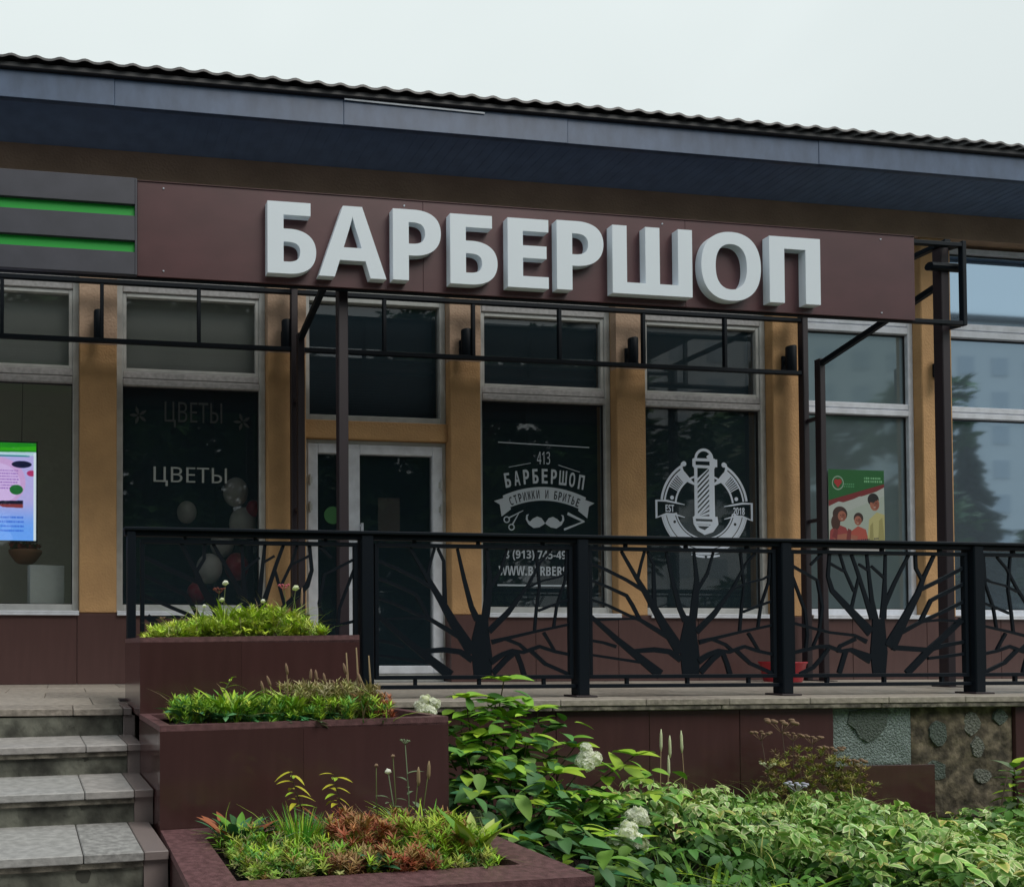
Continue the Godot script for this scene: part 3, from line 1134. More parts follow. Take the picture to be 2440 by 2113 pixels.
func strokes_l() -> Array:
	return [
		[[1055, 1440, 190], [1050, 1250, 215], [1040, 1080, 190], [1050, 950, 140], [1058, 850, 118]],
		[[1010, 900, 70], [955, 770, 52], [890, 500, 40], [830, 205, 26]],
		[[1085, 870, 85], [1105, 700, 80], [1125, 480, 48], [1100, 205, 26]],
		[[1110, 620, 40], [1230, 420, 30], [1290, 205, 22]],
		[[965, 1220, 125], [790, 930, 92], [695, 745, 72], [585, 545, 50], [520, 430, 36], [398, 205, 28]],
		[[552, 480, 30], [590, 320, 26], [622, 205, 26]],
		[[600, 590, 40], [440, 490, 32], [255, 395, 32], [100, 330, 26]],
		[[712, 740, 46], [705, 330, 30], [650, 205, 26]],
		[[835, 1060, 52], [570, 890, 38], [500, 745, 38], [445, 650, 36], [255, 560, 28], [100, 500, 24]],
		[[570, 895, 32], [470, 850, 28], [255, 745, 28], [100, 690, 24]],
		[[575, 880, 24], [380, 884, 22], [100, 898, 22]],
		[[760, 1440, 105], [560, 1270, 80], [345, 1085, 58], [180, 930, 46], [95, 850, 36]],
		[[960, 1290, 70], [850, 1210, 56], [700, 1190, 54], [500, 1205, 44]],
		[[340, 1160, 34], [220, 1120, 30], [95, 1098, 28]],
		[[560, 1315, 30], [330, 1278, 26], [95, 1240, 24]],
		[[1115, 1010, 66], [1290, 830, 54], [1400, 680, 34], [1485, 555, 26], [1600, 330, 22], [1705, 205, 20]],
		[[1485, 575, 22], [1620, 510, 20], [1780, 470, 20], [1880, 410, 20]],
		[[1140, 1115, 50], [1290, 1075, 34], [1560, 1008, 28], [1885, 938, 26]],
		[[1540, 1012, 28], [1560, 790, 26], [1590, 560, 24], [1560, 205, 22]],
		[[1722, 970, 26], [1755, 740, 24], [1835, 500, 22], [1850, 205, 20]],
		[[1580, 805, 26], [1740, 740, 24], [1885, 690, 22]],
		[[1270, 1085, 34], [1400, 1140, 34], [1475, 1210, 34]],
		[[1130, 1310, 70], [1240, 1235, 48], [1330, 1200, 42], [1430, 1215, 38], [1585, 1158, 36], [1730, 1208, 34], [1885, 1240, 32]],
		[[1625, 1020, 30], [1675, 1105, 26], [1725, 1195, 26]],
		[[1150, 1420, 60], [1270, 1285, 56], [1360, 1215, 46]],
		[[1372, 1225, 46], [1410, 1330, 46], [1440, 1440, 50]],
		[[1500, 1195, 40], [1640, 1330, 36], [1880, 1440, 36]],
	]


func strokes_r() -> Array:
	return [
		[[790, 1240, 130], [790, 1050, 172], [792, 900, 142], [790, 760, 120]],
		[[768, 780, 62], [738, 600, 40], [720, 400, 30], [702, 205, 26]],
		[[828, 760, 66], [842, 600, 50], [850, 400, 30], [857, 205, 24]],
		[[838, 660, 44], [930, 450, 34], [1052, 205, 26]],
		[[742, 760, 56], [682, 560, 36], [622, 350, 30], [575, 205, 26]],
		[[565, 690, 28], [600, 540, 24], [634, 400, 22]],
		[[480, 205, 22], [520, 350, 22], [592, 525, 24]],
		[[395, 285, 22], [455, 320, 20], [512, 352, 22]],
		[[636, 290, 20], [720, 350, 20]],
		[[738, 305, 20], [840, 402, 22]],
		[[725, 880, 90], [560, 690, 60], [412, 520, 42], [380, 400, 30], [395, 205, 26]],
		[[690, 960, 40], [590, 905, 26], [380, 880, 24], [85, 800, 24]],
		[[600, 935, 34], [475, 995, 32], [440, 1045, 34]],
		[[720, 1110, 90], [560, 1030, 40], [480, 1042, 34], [375, 1000, 34], [295, 1002, 32], [85, 1055, 32]],
		[[515, 1045, 44], [460, 1230, 42]],
		[[375, 1020, 32], [310, 1110, 32], [250, 1180, 32], [140, 1235, 30]],
		[[85, 385, 22], [190, 700, 24], [205, 900, 24], [190, 1030, 24]],
		[[85, 308, 22], [190, 372, 22], [292, 432, 24], [330, 660, 24], [300, 880, 22], [250, 1000, 22]],
		[[240, 300, 20], [330, 205, 20]],
		[[880, 1010, 120], [1010, 760, 76], [1125, 540, 52], [1175, 400, 34], [1265, 205, 28]],
		[[1108, 205, 26], [1112, 320, 26], [1165, 425, 28]],
		[[1120, 520, 34], [1330, 412, 32], [1515, 308, 30]],
		[[1140, 790, 34], [1232, 600, 34], [1340, 540, 32], [1515, 450, 30]],
		[[900, 925, 40], [1140, 790, 30], [1330, 700, 28], [1515, 605, 28]],
		[[1140, 785, 24], [1300, 770, 22], [1515, 782, 22]],
		[[1020, 1240, 60], [1200, 1045, 62], [1335, 920, 50], [1490, 770, 48]],
		[[900, 1010, 46], [1200, 1032, 44], [1350, 990, 34], [1515, 960, 30]],
		[[1200, 1105, 26], [1350, 1088, 26], [1515, 1065, 26]],
	]


func railing() -> void:
	var r := thing("iron_railing", "black iron railing with panels cut like bare tree branches along the terrace edge", "railing", Vector3(0.45, 0, 2.2))
	var o := r.position
	var px := [0.45, 2.0, 3.52, 5.06, 6.615, 8.155, 9.695]
	for i in px.size():
		var st := mb()
		var w := 0.08 if i else 0.055
		beam(st, Vector3(px[i], 0.012, 2.2) - o, Vector3(px[i], 1.075, 2.2) - o, w, 0.09, 0.006)
		build("post", st, M.iron, r)
		st = mb()
		span(st, Vector3(px[i] - 0.078, 0.002, 2.13) - o, Vector3(px[i] + 0.078, 0.014, 2.27) - o, 0.003)
		build("base_plate", st, M.iron_brown, r)
	var h := mb()
	span(h, Vector3(0.40, 1.0755, 2.145) - o, Vector3(9.75, 1.098, 2.255) - o, 0.006)
	build("handrail", h, M.iron, r)
	h = mb()
	span(h, Vector3(0.405, 1.045, 2.17) - o, Vector3(9.745, 1.0745, 2.23) - o, 0.004)
	build("rail_stiffener", h, M.iron, r)
	var kinds := ["r", "l", "l", "r", "l", "r"]
	var flip := [true, false, false, false, true, true]
	for i in 6:
		var x0: float = px[i] + 0.058
		var x1: float = px[i + 1] - 0.058
		var f := mb()
		for e in [[x0, 1.0, x1, 1.026], [x0, 0.125, x1, 0.152], [x0, 0.152, x0 + 0.027, 1.0], [x1 - 0.027, 0.152, x1, 1.0]]:
			span(f, Vector3(e[0], e[1], 2.185) - o, Vector3(e[2], e[3], 2.215) - o, 0.002)
		var p := build("panel_frame", f, M.iron, r)
		f = mb()
		span(f, Vector3(x0 - 0.02, 0.062, 2.18) - o, Vector3(x1 + 0.02, 0.088, 2.22) - o, 0.003)
		build("bottom_rail", f, M.iron, r)
		for x in [lerpf(x0, x1, 0.2), lerpf(x0, x1, 0.52), lerpf(x0, x1, 0.85)]:
			f = mb()
			box(f, Vector3(x, 0.1065, 2.2) - o, Vector3(0.02, 0.036, 0.02))
			box(f, Vector3(x, 1.0355, 2.2) - o, Vector3(0.02, 0.0185, 0.02))
			build("spacer", f, M.iron, p)
		var t := mb()
		var box_px := [100.0, 1870.0, 200.0, 1440.0] if kinds[i] == "l" else [85.0, 1515.0, 205.0, 1235.0]
		var n := 0
		for s in (strokes_l() if kinds[i] == "l" else strokes_r()):
			var pts := []
			var ws := []
			var k: float = 0.848 / (box_px[3] - box_px[2])
			for q in s:
				var u: float = (q[0] - box_px[0]) / (box_px[1] - box_px[0])
				if flip[i]:
					u = 1.0 - u
				var v: float = (box_px[3] - q[1]) / (box_px[3] - box_px[2])
				pts.append(Vector2(lerpf(x0 + 0.02, x1 - 0.02, clampf(u, -0.004, 1.004)), lerpf(0.15, 1.002, clampf(v, 0.0, 1.0))) - Vector2(o.x, o.y))
				ws.append(q[2] * k * (1.0 if q[2] < 60 else 0.97))
			n += 1
			stroke(t, pts, ws, -0.004 - n * 0.00012, 0.004 + n * 0.00012)
		build("branch_cutout", t, M.iron, p)


# ---------------------------------------------------------------- planters
func slab_hull(st: SurfaceTool, foot: Array, y0: float, y1: float, rise: float) -> void:
	# walls and underside of a footprint (x, z), top rising to the right by rise per metre
	var lo := []
	var hi := []
	var c := Vector3.ZERO
	for p in foot:
		lo.append(Vector3(p[0], y0, p[1]))
		hi.append(Vector3(p[0], y1 + rise * (p[0] - foot[0][0]), p[1]))
		c += lo[-1] / foot.size()
	for i in foot.size():
		var k := (i + 1) % foot.size()
		var n: Vector3 = (lo[i] + lo[k]) / 2.0 - c
		quad(st, lo[i], lo[k], hi[k], hi[i], n)
	quad(st, hi[0], hi[1], hi[2], hi[3], Vector3.UP)
	quad(st, lo[0], lo[1], lo[2], lo[3], Vector3.DOWN)


func lid(st: SurfaceTool, foot: Array, wall: float, y: float, thick: float, rise: float, parts: Array) -> void:
	pass


func planter(label: String, foot: Array, y0: float, y1: float, rise: float, rim: float, thick: float) -> void:
	# foot: back left, back right, front right, front left (x, z)
	var p := thing("stone_planter", label, "planter", Vector3(foot[3][0], y0, foot[3][1]), 0.0, "stepped brown granite planters")
	var o := p.position
	var q := []
	for f in foot:
		q.append([f[0] - o.x, f[1] - o.z])
	var inn := []
	var c := Vector2((q[0][0] + q[2][0]) / 2, (q[0][1] + q[2][1]) / 2)
	for i in 4:
		var s := Vector2(1 if i in [0, 3] else -1, 1 if i in [0, 1] else -1)
		inn.append([q[i][0] + s.x * rim, q[i][1] + s.y * rim])
	var names := ["back_panel", "right_panel", "front_panel", "left_panel"]
	for i in 4:
		var k := (i + 1) % 4
		var st := mb()
		# each side: a slab between the outer and a 3 cm inner line
		var t := 0.03
		var a := Vector2(q[i][0], q[i][1])
		var b := Vector2(q[k][0], q[k][1])
		var d := (b - a).normalized()
		var inward := Vector2(-d.y, d.x)
		if inward.dot(c - a) < 0:
			inward = -inward
		var e := [a, b, b + inward * t, a + inward * t]
		if i in [1, 3]:
			e = [a + d * (t + 0.001), b - d * (t + 0.001), b - d * (t + 0.001) + inward * t, a + d * (t + 0.001) + inward * t]
		var top: float = y1 - y0 - thick - 0.001
		var cuts := [0.0, 0.47 + 0.06 * rise * 100.0, 1.0] if i == 2 else [0.0, 1.0]
		for n in cuts.size() - 1:
			st = mb()
			var g0: float = cuts[n] + (0.0008 if n else 0.0)
			var g1: float = cuts[n + 1]
			var ff := []
			for v in [e[0].lerp(e[1], g0), e[0].lerp(e[1], g1), e[3].lerp(e[2], g1), e[3].lerp(e[2], g0)]:
				ff.append([v.x, v.y])
			quad_prism(st, ff, 0.0, top, rise, q[3][0])
			build(names[i], st, M.granite if n == 0 else M.granite_b, p)
	for i in 4:
		var k := (i + 1) % 4
		var st := mb()
		var ff := [q[i], q[k], inn[k], inn[i]]
		# mitred coping with a 2 mm open joint
		var m0 := Vector2(ff[1][0] - ff[0][0], ff[1][1] - ff[0][1]).normalized() * 0.001
		ff = [[ff[0][0] + m0.x, ff[0][1] + m0.y], [ff[1][0] - m0.x, ff[1][1] - m0.y], [ff[2][0] - m0.x, ff[2][1] - m0.y], [ff[3][0] + m0.x, ff[3][1] + m0.y]]
		quad_prism(st, ff, y1 - y0 - thick, y1 - y0, rise, q[3][0])
		build("coping", st, M.granite_worn, p)
	var st := mb(false)
	var nz := FastNoiseLite.new()
	nz.seed = 3
	nz.frequency = 5.0
	var g := []
	for i in 15:
		var row := []
		for j in 11:
			var u := i / 14.0
			var v := j / 10.0
			var x: float = lerpf(lerpf(inn[0][0], inn[1][0], u), lerpf(inn[3][0], inn[2][0], u), v)
			var z: float = lerpf(lerpf(inn[0][1], inn[3][1], v), lerpf(inn[1][1], inn[2][1], v), u)
			row.append(Vector3(x, y1 - y0 - 0.05 + 0.02 * nz.get_noise_2d(x, z) + rise * x, z))
		g.append(row)
	for i in 14:
		for j in 10:
			quad(st, g[i][j], g[i + 1][j], g[i + 1][j + 1], g[i][j + 1], Vector3.UP)
	build("soil", st, M.soil, p)


func quad_prism(st: SurfaceTool, f: Array, y0: float, y1: float, rise: float, x0: float) -> void:
	var lo := []
	var hi := []
	var c := Vector3.ZERO
	for v in f:
		lo.append(Vector3(v[0], y0, v[1]))
		hi.append(Vector3(v[0], y1 + rise * (v[0] - x0), v[1]))
		c += Vector3(v[0], 0, v[1]) / 4.0
	for i in 4:
		var k := (i + 1) % 4
		var e: Vector3 = lo[k] - lo[i]
		var n := Vector3(-e.z, 0, e.x)
		if n.dot((lo[i] + lo[k]) / 2.0 - c - Vector3(0, y0, 0)) < 0:
			n = -n
		quad(st, lo[i], lo[k], hi[k], hi[i], n)
	quad(st, hi[0], hi[1], hi[2], hi[3], Vector3.UP)
	quad(st, lo[0], lo[1], lo[2], lo[3], Vector3.DOWN)


func planters() -> void:
	planter("highest brown granite planter, overflowing with yellow green sedum beside the top step", [[0.405, 2.30], [1.60, 2.26], [1.605, 3.10], [0.412, 3.14]], -0.02, 0.392, 0.013, 0.05, 0.025)
	planter("middle brown granite planter of green weeds and dry grass", [[0.408, 3.146], [1.815, 3.106], [1.84, 3.62], [0.434, 3.775]], -0.62, 0.0, 0.009, 0.05, 0.025)
	planter("lowest and nearest brown granite planter with a broad worn rim and red sedum", [[0.436, 3.785], [1.80, 3.64], [1.835, 4.66], [0.43, 4.72]], -1.25, -0.45, 0.004, 0.17, 0.03)


# ---------------------------------------------------------------- things in and on the windows
func paint_quad(called: String, label: String, category: String, img: Image, size: Vector2, at: Vector3, glow := 0.0) -> Node3D:
	var t := thing(called, label, category, at)
	var q := QuadMesh.new()
	q.size = size
	var m := StandardMaterial3D.new()
	m.resource_name = called + "_print"
	m.roughness = 0.5
	m.cull_mode = BaseMaterial3D.CULL_DISABLED
	var tx := ImageTexture.create_from_image(img)
	if glow > 0.0:
		m.albedo_color = Color.BLACK
		m.emission_enabled = true
		m.emission = Color.WHITE
		m.emission_texture = tx
		m.emission_operator = BaseMaterial3D.EMISSION_OP_MULTIPLY
		m.emission_energy_multiplier = glow
	else:
		m.albedo_texture = tx
	part("print" if glow == 0.0 else "screen_face", q, m, t, Vector3(0, 0, 0.004))
	var st := mb()
	box(st, Vector3(0, 0, 0), Vector3(size.x + (0.03 if glow > 0.0 else 0.0), size.y + (0.03 if glow > 0.0 else 0.0), 0.006 if glow > 0.0 else 0.002))
	build("backing", st, M.seal if glow > 0.0 else M.paper, t)
	return t


func fill_poly(img: Image, pts: Array, c: Color) -> void:
	var w := img.get_width()
	var h := img.get_height()
	var poly := PackedVector2Array()
	var lo := Vector2(1, 1)
	var hi := Vector2(0, 0)
	for p in pts:
		var v := Vector2(p[0], p[1])
		poly.append(v)
		lo = lo.min(v)
		hi = hi.max(v)
	for y in range(max(0, int(lo.y * h)), min(h, int(hi.y * h) + 1)):
		for x in range(max(0, int(lo.x * w)), min(w, int(hi.x * w) + 1)):
			if Geometry2D.is_point_in_polygon(Vector2((x + 0.5) / w, (y + 0.5) / h), poly):
				img.set_pixel(x, y, c)


func fill_disc(img: Image, cx: float, cy: float, rx: float, ry: float, c: Color) -> void:
	var w := img.get_width()
	var h := img.get_height()
	for y in range(max(0, int((cy - ry) * h)), min(h, int((cy + ry) * h) + 1)):
		for x in range(max(0, int((cx - rx) * w)), min(w, int((cx + rx) * w) + 1)):
			if pow(((x + 0.5) / w - cx) / rx, 2) + pow(((y + 0.5) / h - cy) / ry, 2) < 1.0:
				img.set_pixel(x, y, c)


func soften(img: Image, k: float, dim: float) -> void:
	var w := img.get_width()
	var h := img.get_height()
	img.resize(int(w / k), int(h / k), Image.INTERPOLATE_LANCZOS)
	img.resize(w, h, Image.INTERPOLATE_CUBIC)
	for y in h:
		for x in w:
			var c := img.get_pixel(x, y)
			var n := rr(-0.03, 0.03)
			img.set_pixel(x, y, Color(clampf(c.r * dim + n, 0, 1), clampf(c.g * dim + n, 0, 1), clampf(c.b * dim + n, 0, 1)))


func scribble(img: Image, x0: float, x1: float, y: float, hgt: float, c: Color, slope := 0.0) -> void:
	# a line of print too small to read
	var x := x0
	while x < x1:
		var l := rr(0.012, 0.03)
		var yy := y + slope * (x - x0)
		fill_poly(img, [[x, yy], [x + l, yy + slope * l], [x + l, yy + hgt + slope * l], [x, yy + hgt]], c)
		x += l + rr(0.006, 0.016)


func window_things() -> void:
	# poster in the pharmacy window
	var img := Image.create(384, 510, false, Image.FORMAT_RGB8)
	img.fill(Color(0.74, 0.80, 0.76))
	fill_poly(img, [[0, 0], [1, 0], [1, 0.19], [0, 0.42]], Color(0.02, 0.42, 0.16))
	fill_poly(img, [[0, 0.37], [1, 0.16], [1, 0.22], [0.5, 0.335], [0.0, 0.45]], Color(0.52, 0.12, 0.14))
	fill_poly(img, [[0, 0.44], [0.18, 0.38], [0.3, 0.395], [0.55, 0.315], [0.7, 0.31], [1, 0.20], [1, 0.3], [0, 0.6]], Color(0.78, 0.82, 0.80))
	fill_disc(img, 0.17, 0.16, 0.105, 0.085, Color(0.62, 0.74, 0.66))
	fill_disc(img, 0.17, 0.16, 0.088, 0.07, Color(0.02, 0.42, 0.16))
	fill_disc(img, 0.14, 0.145, 0.04, 0.032, Color(0.74, 0.16, 0.16))
	fill_disc(img, 0.20, 0.145, 0.04, 0.032, Color(0.74, 0.16, 0.16))
	fill_poly(img, [[0.103, 0.155], [0.237, 0.155], [0.17, 0.22]], Color(0.74, 0.16, 0.16))
	scribble(img, 0.27, 0.46, 0.165, 0.016, Color(0.35, 0.66, 0.45))
	scribble(img, 0.27, 0.46, 0.195, 0.012, Color(0.35, 0.66, 0.45))
	scribble(img, 0.64, 0.93, 0.085, 0.022, Color(0.55, 0.82, 0.60))
	scribble(img, 0.64, 0.95, 0.122, 0.026, Color(0.55, 0.82, 0.60))
	# three people at a table, as printed
	var skin := Color(0.72, 0.45, 0.36)
	fill_poly(img, [[0, 0.910], [0.02, 0.730], [0.14, 0.650], [0.3, 0.690], [0.38, 0.790], [0.4, 1.000]], Color(0.66, 0.27, 0.27))
	fill_disc(img, 0.2, 0.530, 0.13, 0.09, Color(0.24, 0.13, 0.10))
	fill_disc(img, 0.12, 0.630, 0.08, 0.09, Color(0.30, 0.16, 0.12))
	fill_disc(img, 0.235, 0.555, 0.075, 0.062, skin)
	fill_poly(img, [[0.35, 0.880], [0.4, 0.730], [0.52, 0.670], [0.66, 0.710], [0.72, 0.880]], Color(0.78, 0.36, 0.30))
	fill_disc(img, 0.53, 0.575, 0.085, 0.065, Color(0.22, 0.13, 0.10))
	fill_disc(img, 0.52, 0.605, 0.065, 0.056, skin)
	fill_poly(img, [[0.68, 0.880], [0.72, 0.590], [0.86, 0.500], [1, 0.530], [1, 0.880]], Color(0.82, 0.80, 0.55))
	fill_disc(img, 0.80, 0.350, 0.10, 0.075, Color(0.08, 0.07, 0.08))
	fill_disc(img, 0.825, 0.405, 0.085, 0.078, skin)
	fill_disc(img, 0.79, 0.340, 0.09, 0.045, Color(0.08, 0.07, 0.08))
	fill_poly(img, [[0.06, 0.790], [0.3, 0.760], [0.52, 0.790], [0.5, 0.830], [0.1, 0.850]], skin)
	fill_poly(img, [[0, 0.860], [0.4, 0.830], [0.75, 0.860], [1, 0.850], [1, 1.000], [0, 1.000]], Color(0.78, 0.78, 0.78))
	for i in 3:
		scribble(img, 0.42, 0.95, 0.84 + i * 0.032, 0.02, Color(0.16, 0.14, 0.24), -0.08)
	for f in [[0.235, 0.555, 0.075], [0.52, 0.605, 0.065], [0.825, 0.405, 0.085]]:
		fill_disc(img, f[0] + f[2] * 0.35, f[1] + f[2] * 0.1, f[2] * 0.5, f[2] * 0.6, Color(0.62, 0.36, 0.28))
		fill_disc(img, f[0] - f[2] * 0.32, f[1] - f[2] * 0.12, f[2] * 0.13, f[2] * 0.07, Color(0.16, 0.10, 0.09))
		fill_disc(img, f[0] + f[2] * 0.30, f[1] - f[2] * 0.12, f[2] * 0.13, f[2] * 0.07, Color(0.16, 0.10, 0.09))
		fill_disc(img, f[0], f[1] + f[2] * 0.42, f[2] * 0.28, f[2] * 0.09, Color(0.82, 0.72, 0.68))
	fill_poly(img, [[0.30, 0.86], [0.34, 0.70], [0.40, 0.72], [0.38, 0.88]], Color(0.52, 0.20, 0.20))
	fill_poly(img, [[0.05, 0.80], [0.10, 0.70], [0.16, 0.72], [0.14, 0.84]], Color(0.54, 0.20, 0.21))
	fill_poly(img, [[0.72, 0.86], [0.74, 0.66], [0.79, 0.62], [0.80, 0.86]], Color(0.68, 0.66, 0.42))
	fill_poly(img, [[0.88, 0.86], [0.90, 0.60], [0.96, 0.56], [1.0, 0.86]], Color(0.70, 0.68, 0.44))
	soften(img, 2.6, 0.85)
	paint_quad("poster", "green topped poster of three people taped inside the window right of the emblem window", "poster", img, Vector2(0.66, 0.88), Vector3(8.29, 1.75, -0.118))

	# glowing advertising screen in the flower shop
	img = Image.create(256, 420, false, Image.FORMAT_RGB8)
	for y in 420:
		for x in 256:
			var v := y / 420.0
			img.set_pixel(x, y, Color(0.72, 0.70, 0.92).lerp(Color(0.42, 0.66, 1.0), smoothstep(0.55, 0.9, v)))
	fill_poly(img, [[0, 0], [1, 0], [1, 0.09], [0, 0.10]], Color(0.12, 0.55, 0.12))
	fill_poly(img, [[0, 0.035], [0.6, 0.05], [1, 0.03], [1, 0.075], [0, 0.085]], Color(0.20, 0.66, 0.10))
	fill_poly(img, [[0, 0.10], [1, 0.095], [1, 0.13], [0, 0.12]], Color(0.72, 0.86, 0.90))
	fill_poly(img, [[0, 0.125], [0.9, 0.13], [0.9, 0.14], [0, 0.14]], Color(0.10, 0.50, 0.52))
	fill_disc(img, 0.42, 0.40, 0.42, 0.25, Color(0.80, 0.66, 0.86))
	fill_disc(img, 0.40, 0.42, 0.36, 0.21, Color(0.84, 0.74, 0.93))
	for i in 7:
		scribble(img, 0.12, 0.72, 0.28 + i * 0.03, 0.011, Color(0.55, 0.38, 0.72))
	fill_disc(img, 0.78, 0.22, 0.15, 0.035, Color(0.06, 0.08, 0.22))
	fill_disc(img, 0.93, 0.31, 0.07, 0.03, Color(0.70, 0.20, 0.42))
	fill_disc(img, 0.70, 0.48, 0.10, 0.05, Color(0.12, 0.42, 0.20))
	fill_poly(img, [[0.30, 0.60], [0.80, 0.59], [0.80, 0.625], [0.35, 0.63]], Color(0.06, 0.06, 0.18))
	fill_poly(img, [[0.40, 0.63], [0.80, 0.625], [0.80, 0.665], [0.5, 0.66]], Color(0.52, 0.22, 0.24))
	fill_disc(img, 0.25, 0.65, 0.16, 0.02, Color(0.25, 0.55, 0.25))
	for i in 4:
		scribble(img, 0.10, 0.80, 0.755 + i * 0.045, 0.016, Color(0.20, 0.42, 0.86))
	fill_poly(img, [[0.96, 0.1], [1, 0.1], [1, 1], [0.96, 1]], Color(0.85, 0.92, 0.95))
	soften(img, 3.5, 1.0)
	var s := paint_quad("display_screen", "glowing advertising screen with green top hanging inside the leftmost window", "screen", img, Vector2(0.62, 0.93), Vector3(-0.535, 1.81, -0.40), 0.95)
	var a := AreaLight3D.new()
	a.name = "screen_light"
	a.area_size = Vector2(0.6, 0.9)
	a.light_color = Color(0.75, 0.8, 1.0)
	a.light_energy = 0.05
	a.shadow_enabled = true
	s.add_child(a)
	a.position = Vector3(0, 0, 0.012)
	a.rotation_degrees = Vector3(0, 180, 0)

	# white carton, basket and shelf things in the leftmost window
	var c := thing("white_carton", "pale upright carton standing on the sill of the leftmost window", "box", Vector3(-0.13, 0.735, -0.36))
	var st := mb()
	box(st, Vector3(0, 0.185, 0), Vector3(0.33, 0.37, 0.12), 0.004, Basis(Vector3.UP, 0.25))
	build("carton", st, M.paper, c)
	var sh := thing("window_shelf", "low dark display shelf inside the leftmost window under the carton", "shelf", Vector3(-0.6, 0.06, -0.5))
	st = mb()
	span(st, Vector3(-1.0, 0.62, -0.3), Vector3(1.05, 0.674, 0.3), 0.004)
	build("shelf_top", st, M.brown_card, sh)
	st = mb()
	span(st, Vector3(-0.98, 0.0, -0.28), Vector3(1.03, 0.618, 0.24))
	build("shelf_body", st, M.room_dark, sh)
	var bk := thing("flower_basket", "small brown basket of reddish flowers hanging below the glowing screen", "basket", Vector3(-0.33, 1.14, -0.55))
	st = mb(false)
	tube(st, [Vector3(0, 0, 0), Vector3(0, 0.02, 0), Vector3(0, 0.1, 0), Vector3(0, 0.13, 0)], [0.07, 0.10, 0.16, 0.165], 16)
	build("basket_body", st, M.basket, bk)
	var pl := []
	var cl := []
	for i in 60:
		pl.append(Transform3D(Basis(Vector3.UP, rr(0, TAU)).scaled(Vector3.ONE * rr(0.6, 1.2)), Vector3(rr(-0.13, 0.13), rr(0.12, 0.17), rr(-0.13, 0.13))))
		cl.append(tint(Color(0.30, 0.10, 0.06) if i % 3 else Color(0.08, 0.16, 0.04), 0.3))
	copies("blossoms", sprig_mesh(5, 0.05, 0.03), M.leaf, bk, pl, cl)
	var hook := mb()
	tube(hook, [Vector3(-0.15, 0.13, 0), Vector3(-0.05, 0.5, 0), Vector3(0, 3.5, 0)], [0.003, 0.003, 0.003], 5)
	build("cord", hook, M.seal, bk)

	# balloons in the flower window
	var bl := [
		[1.72, 1.86, -0.42, 0.125, "balloon_white", "white balloon high at the right edge of the flower window, beside the lower word"],
		[1.885, 1.69, -0.36, 0.075, "balloon_red", "small dark red balloon under the highest white balloon in the flower window"],
		[1.80, 1.56, -0.45, 0.14, "balloon_white", "white balloon below the small red balloon in the flower window"],
		[1.60, 1.36, -0.50, 0.12, "balloon_white", "dim white balloon left of the two lower balloons in the flower window"],
		[1.45, 1.10, -0.40, 0.13, "balloon_white", "large white balloon seen through the railing branches in the flower window"],
		[1.72, 1.12, -0.38, 0.12, "balloon_red", "dark red balloon right of the large white balloon behind the railing"],
		[1.26, 1.68, -0.60, 0.10, "balloon_white", "faint white balloon in the middle of the flower window under the word"],
		[1.33, 0.86, -0.42, 0.10, "balloon_red", "lowest dark red balloon behind the planter flowers in the flower window"],
	]
	for e in bl:
		var t := thing("balloon", e[5], "balloon", Vector3(e[0], e[1] - e[3], e[2]), 0.0, "balloons in the flower shop window")
		part("balloon_skin", ball_mesh(e[3], 1.15, 0.0, 12, 18), M[e[4]], t, Vector3(0, e[3], 0))
		st = mb()
		tube(st, [Vector3(0, -0.17 * e[3], 0), Vector3(0, -0.1 * e[3], 0)], [0.012, 0.004], 6)
		tube(st, [Vector3(0, -0.17 * e[3], 0), Vector3(0.01, -(e[1] - e[3]) * 0.5, -0.03), Vector3(0.0, -(e[1] - e[3]) + 0.07, -0.05)], [0.002, 0.002, 0.002], 4)
		build("knot_and_string", st, M.seal, t)
	# ceiling panel lamp seen high in the right window
	# papers on the door glass
	var nt := thing("door_notice", "brownish paper notice on the glass of the white door", "notice", Vector3(3.17, 1.62, -0.128))
	st = mb()
	span(st, Vector3(-0.11, -0.16, 0.0), Vector3(0.11, 0.16, 0.002))
	build("sheet", st, M.brown_card, nt)
	var gs := thing("round_sticker", "round green sticker on the narrow glass left of the door leaf", "sticker", Vector3(2.60, 1.60, -0.116))
	st = mb()
	prism(st, disc(Vector2.ZERO, 0.085, 24), 0.0, 0.001)
	build("disc", st, M.balloon_green, gs)


# ---------------------------------------------------------------- vinyl on the glass
func txt(parent: Node, s: String, called: String, at: Vector3, height: float, width: float, m: Material, turn := 0.0, weight := 400, depth := 0.001) -> void:
	var font := SystemFont.new()
	font.font_names = PackedStringArray(["Droid Sans"])
	font.font_weight = weight
	var tm := TextMesh.new()
	tm.font = font
	tm.text = s
	tm.font_size = 64
	tm.pixel_size = 0.01
	tm.depth = depth
	var bb := tm.get_aabb()
	var l := part(called, tm, m, parent)
	var sx := width / bb.size.x
	var sy := height / bb.size.y
	l.scale = Vector3(sx, sy, 1)
	l.rotation.z = turn
	var c := bb.get_center()
	l.position = at - l.basis * Vector3(c.x, c.y, 0)


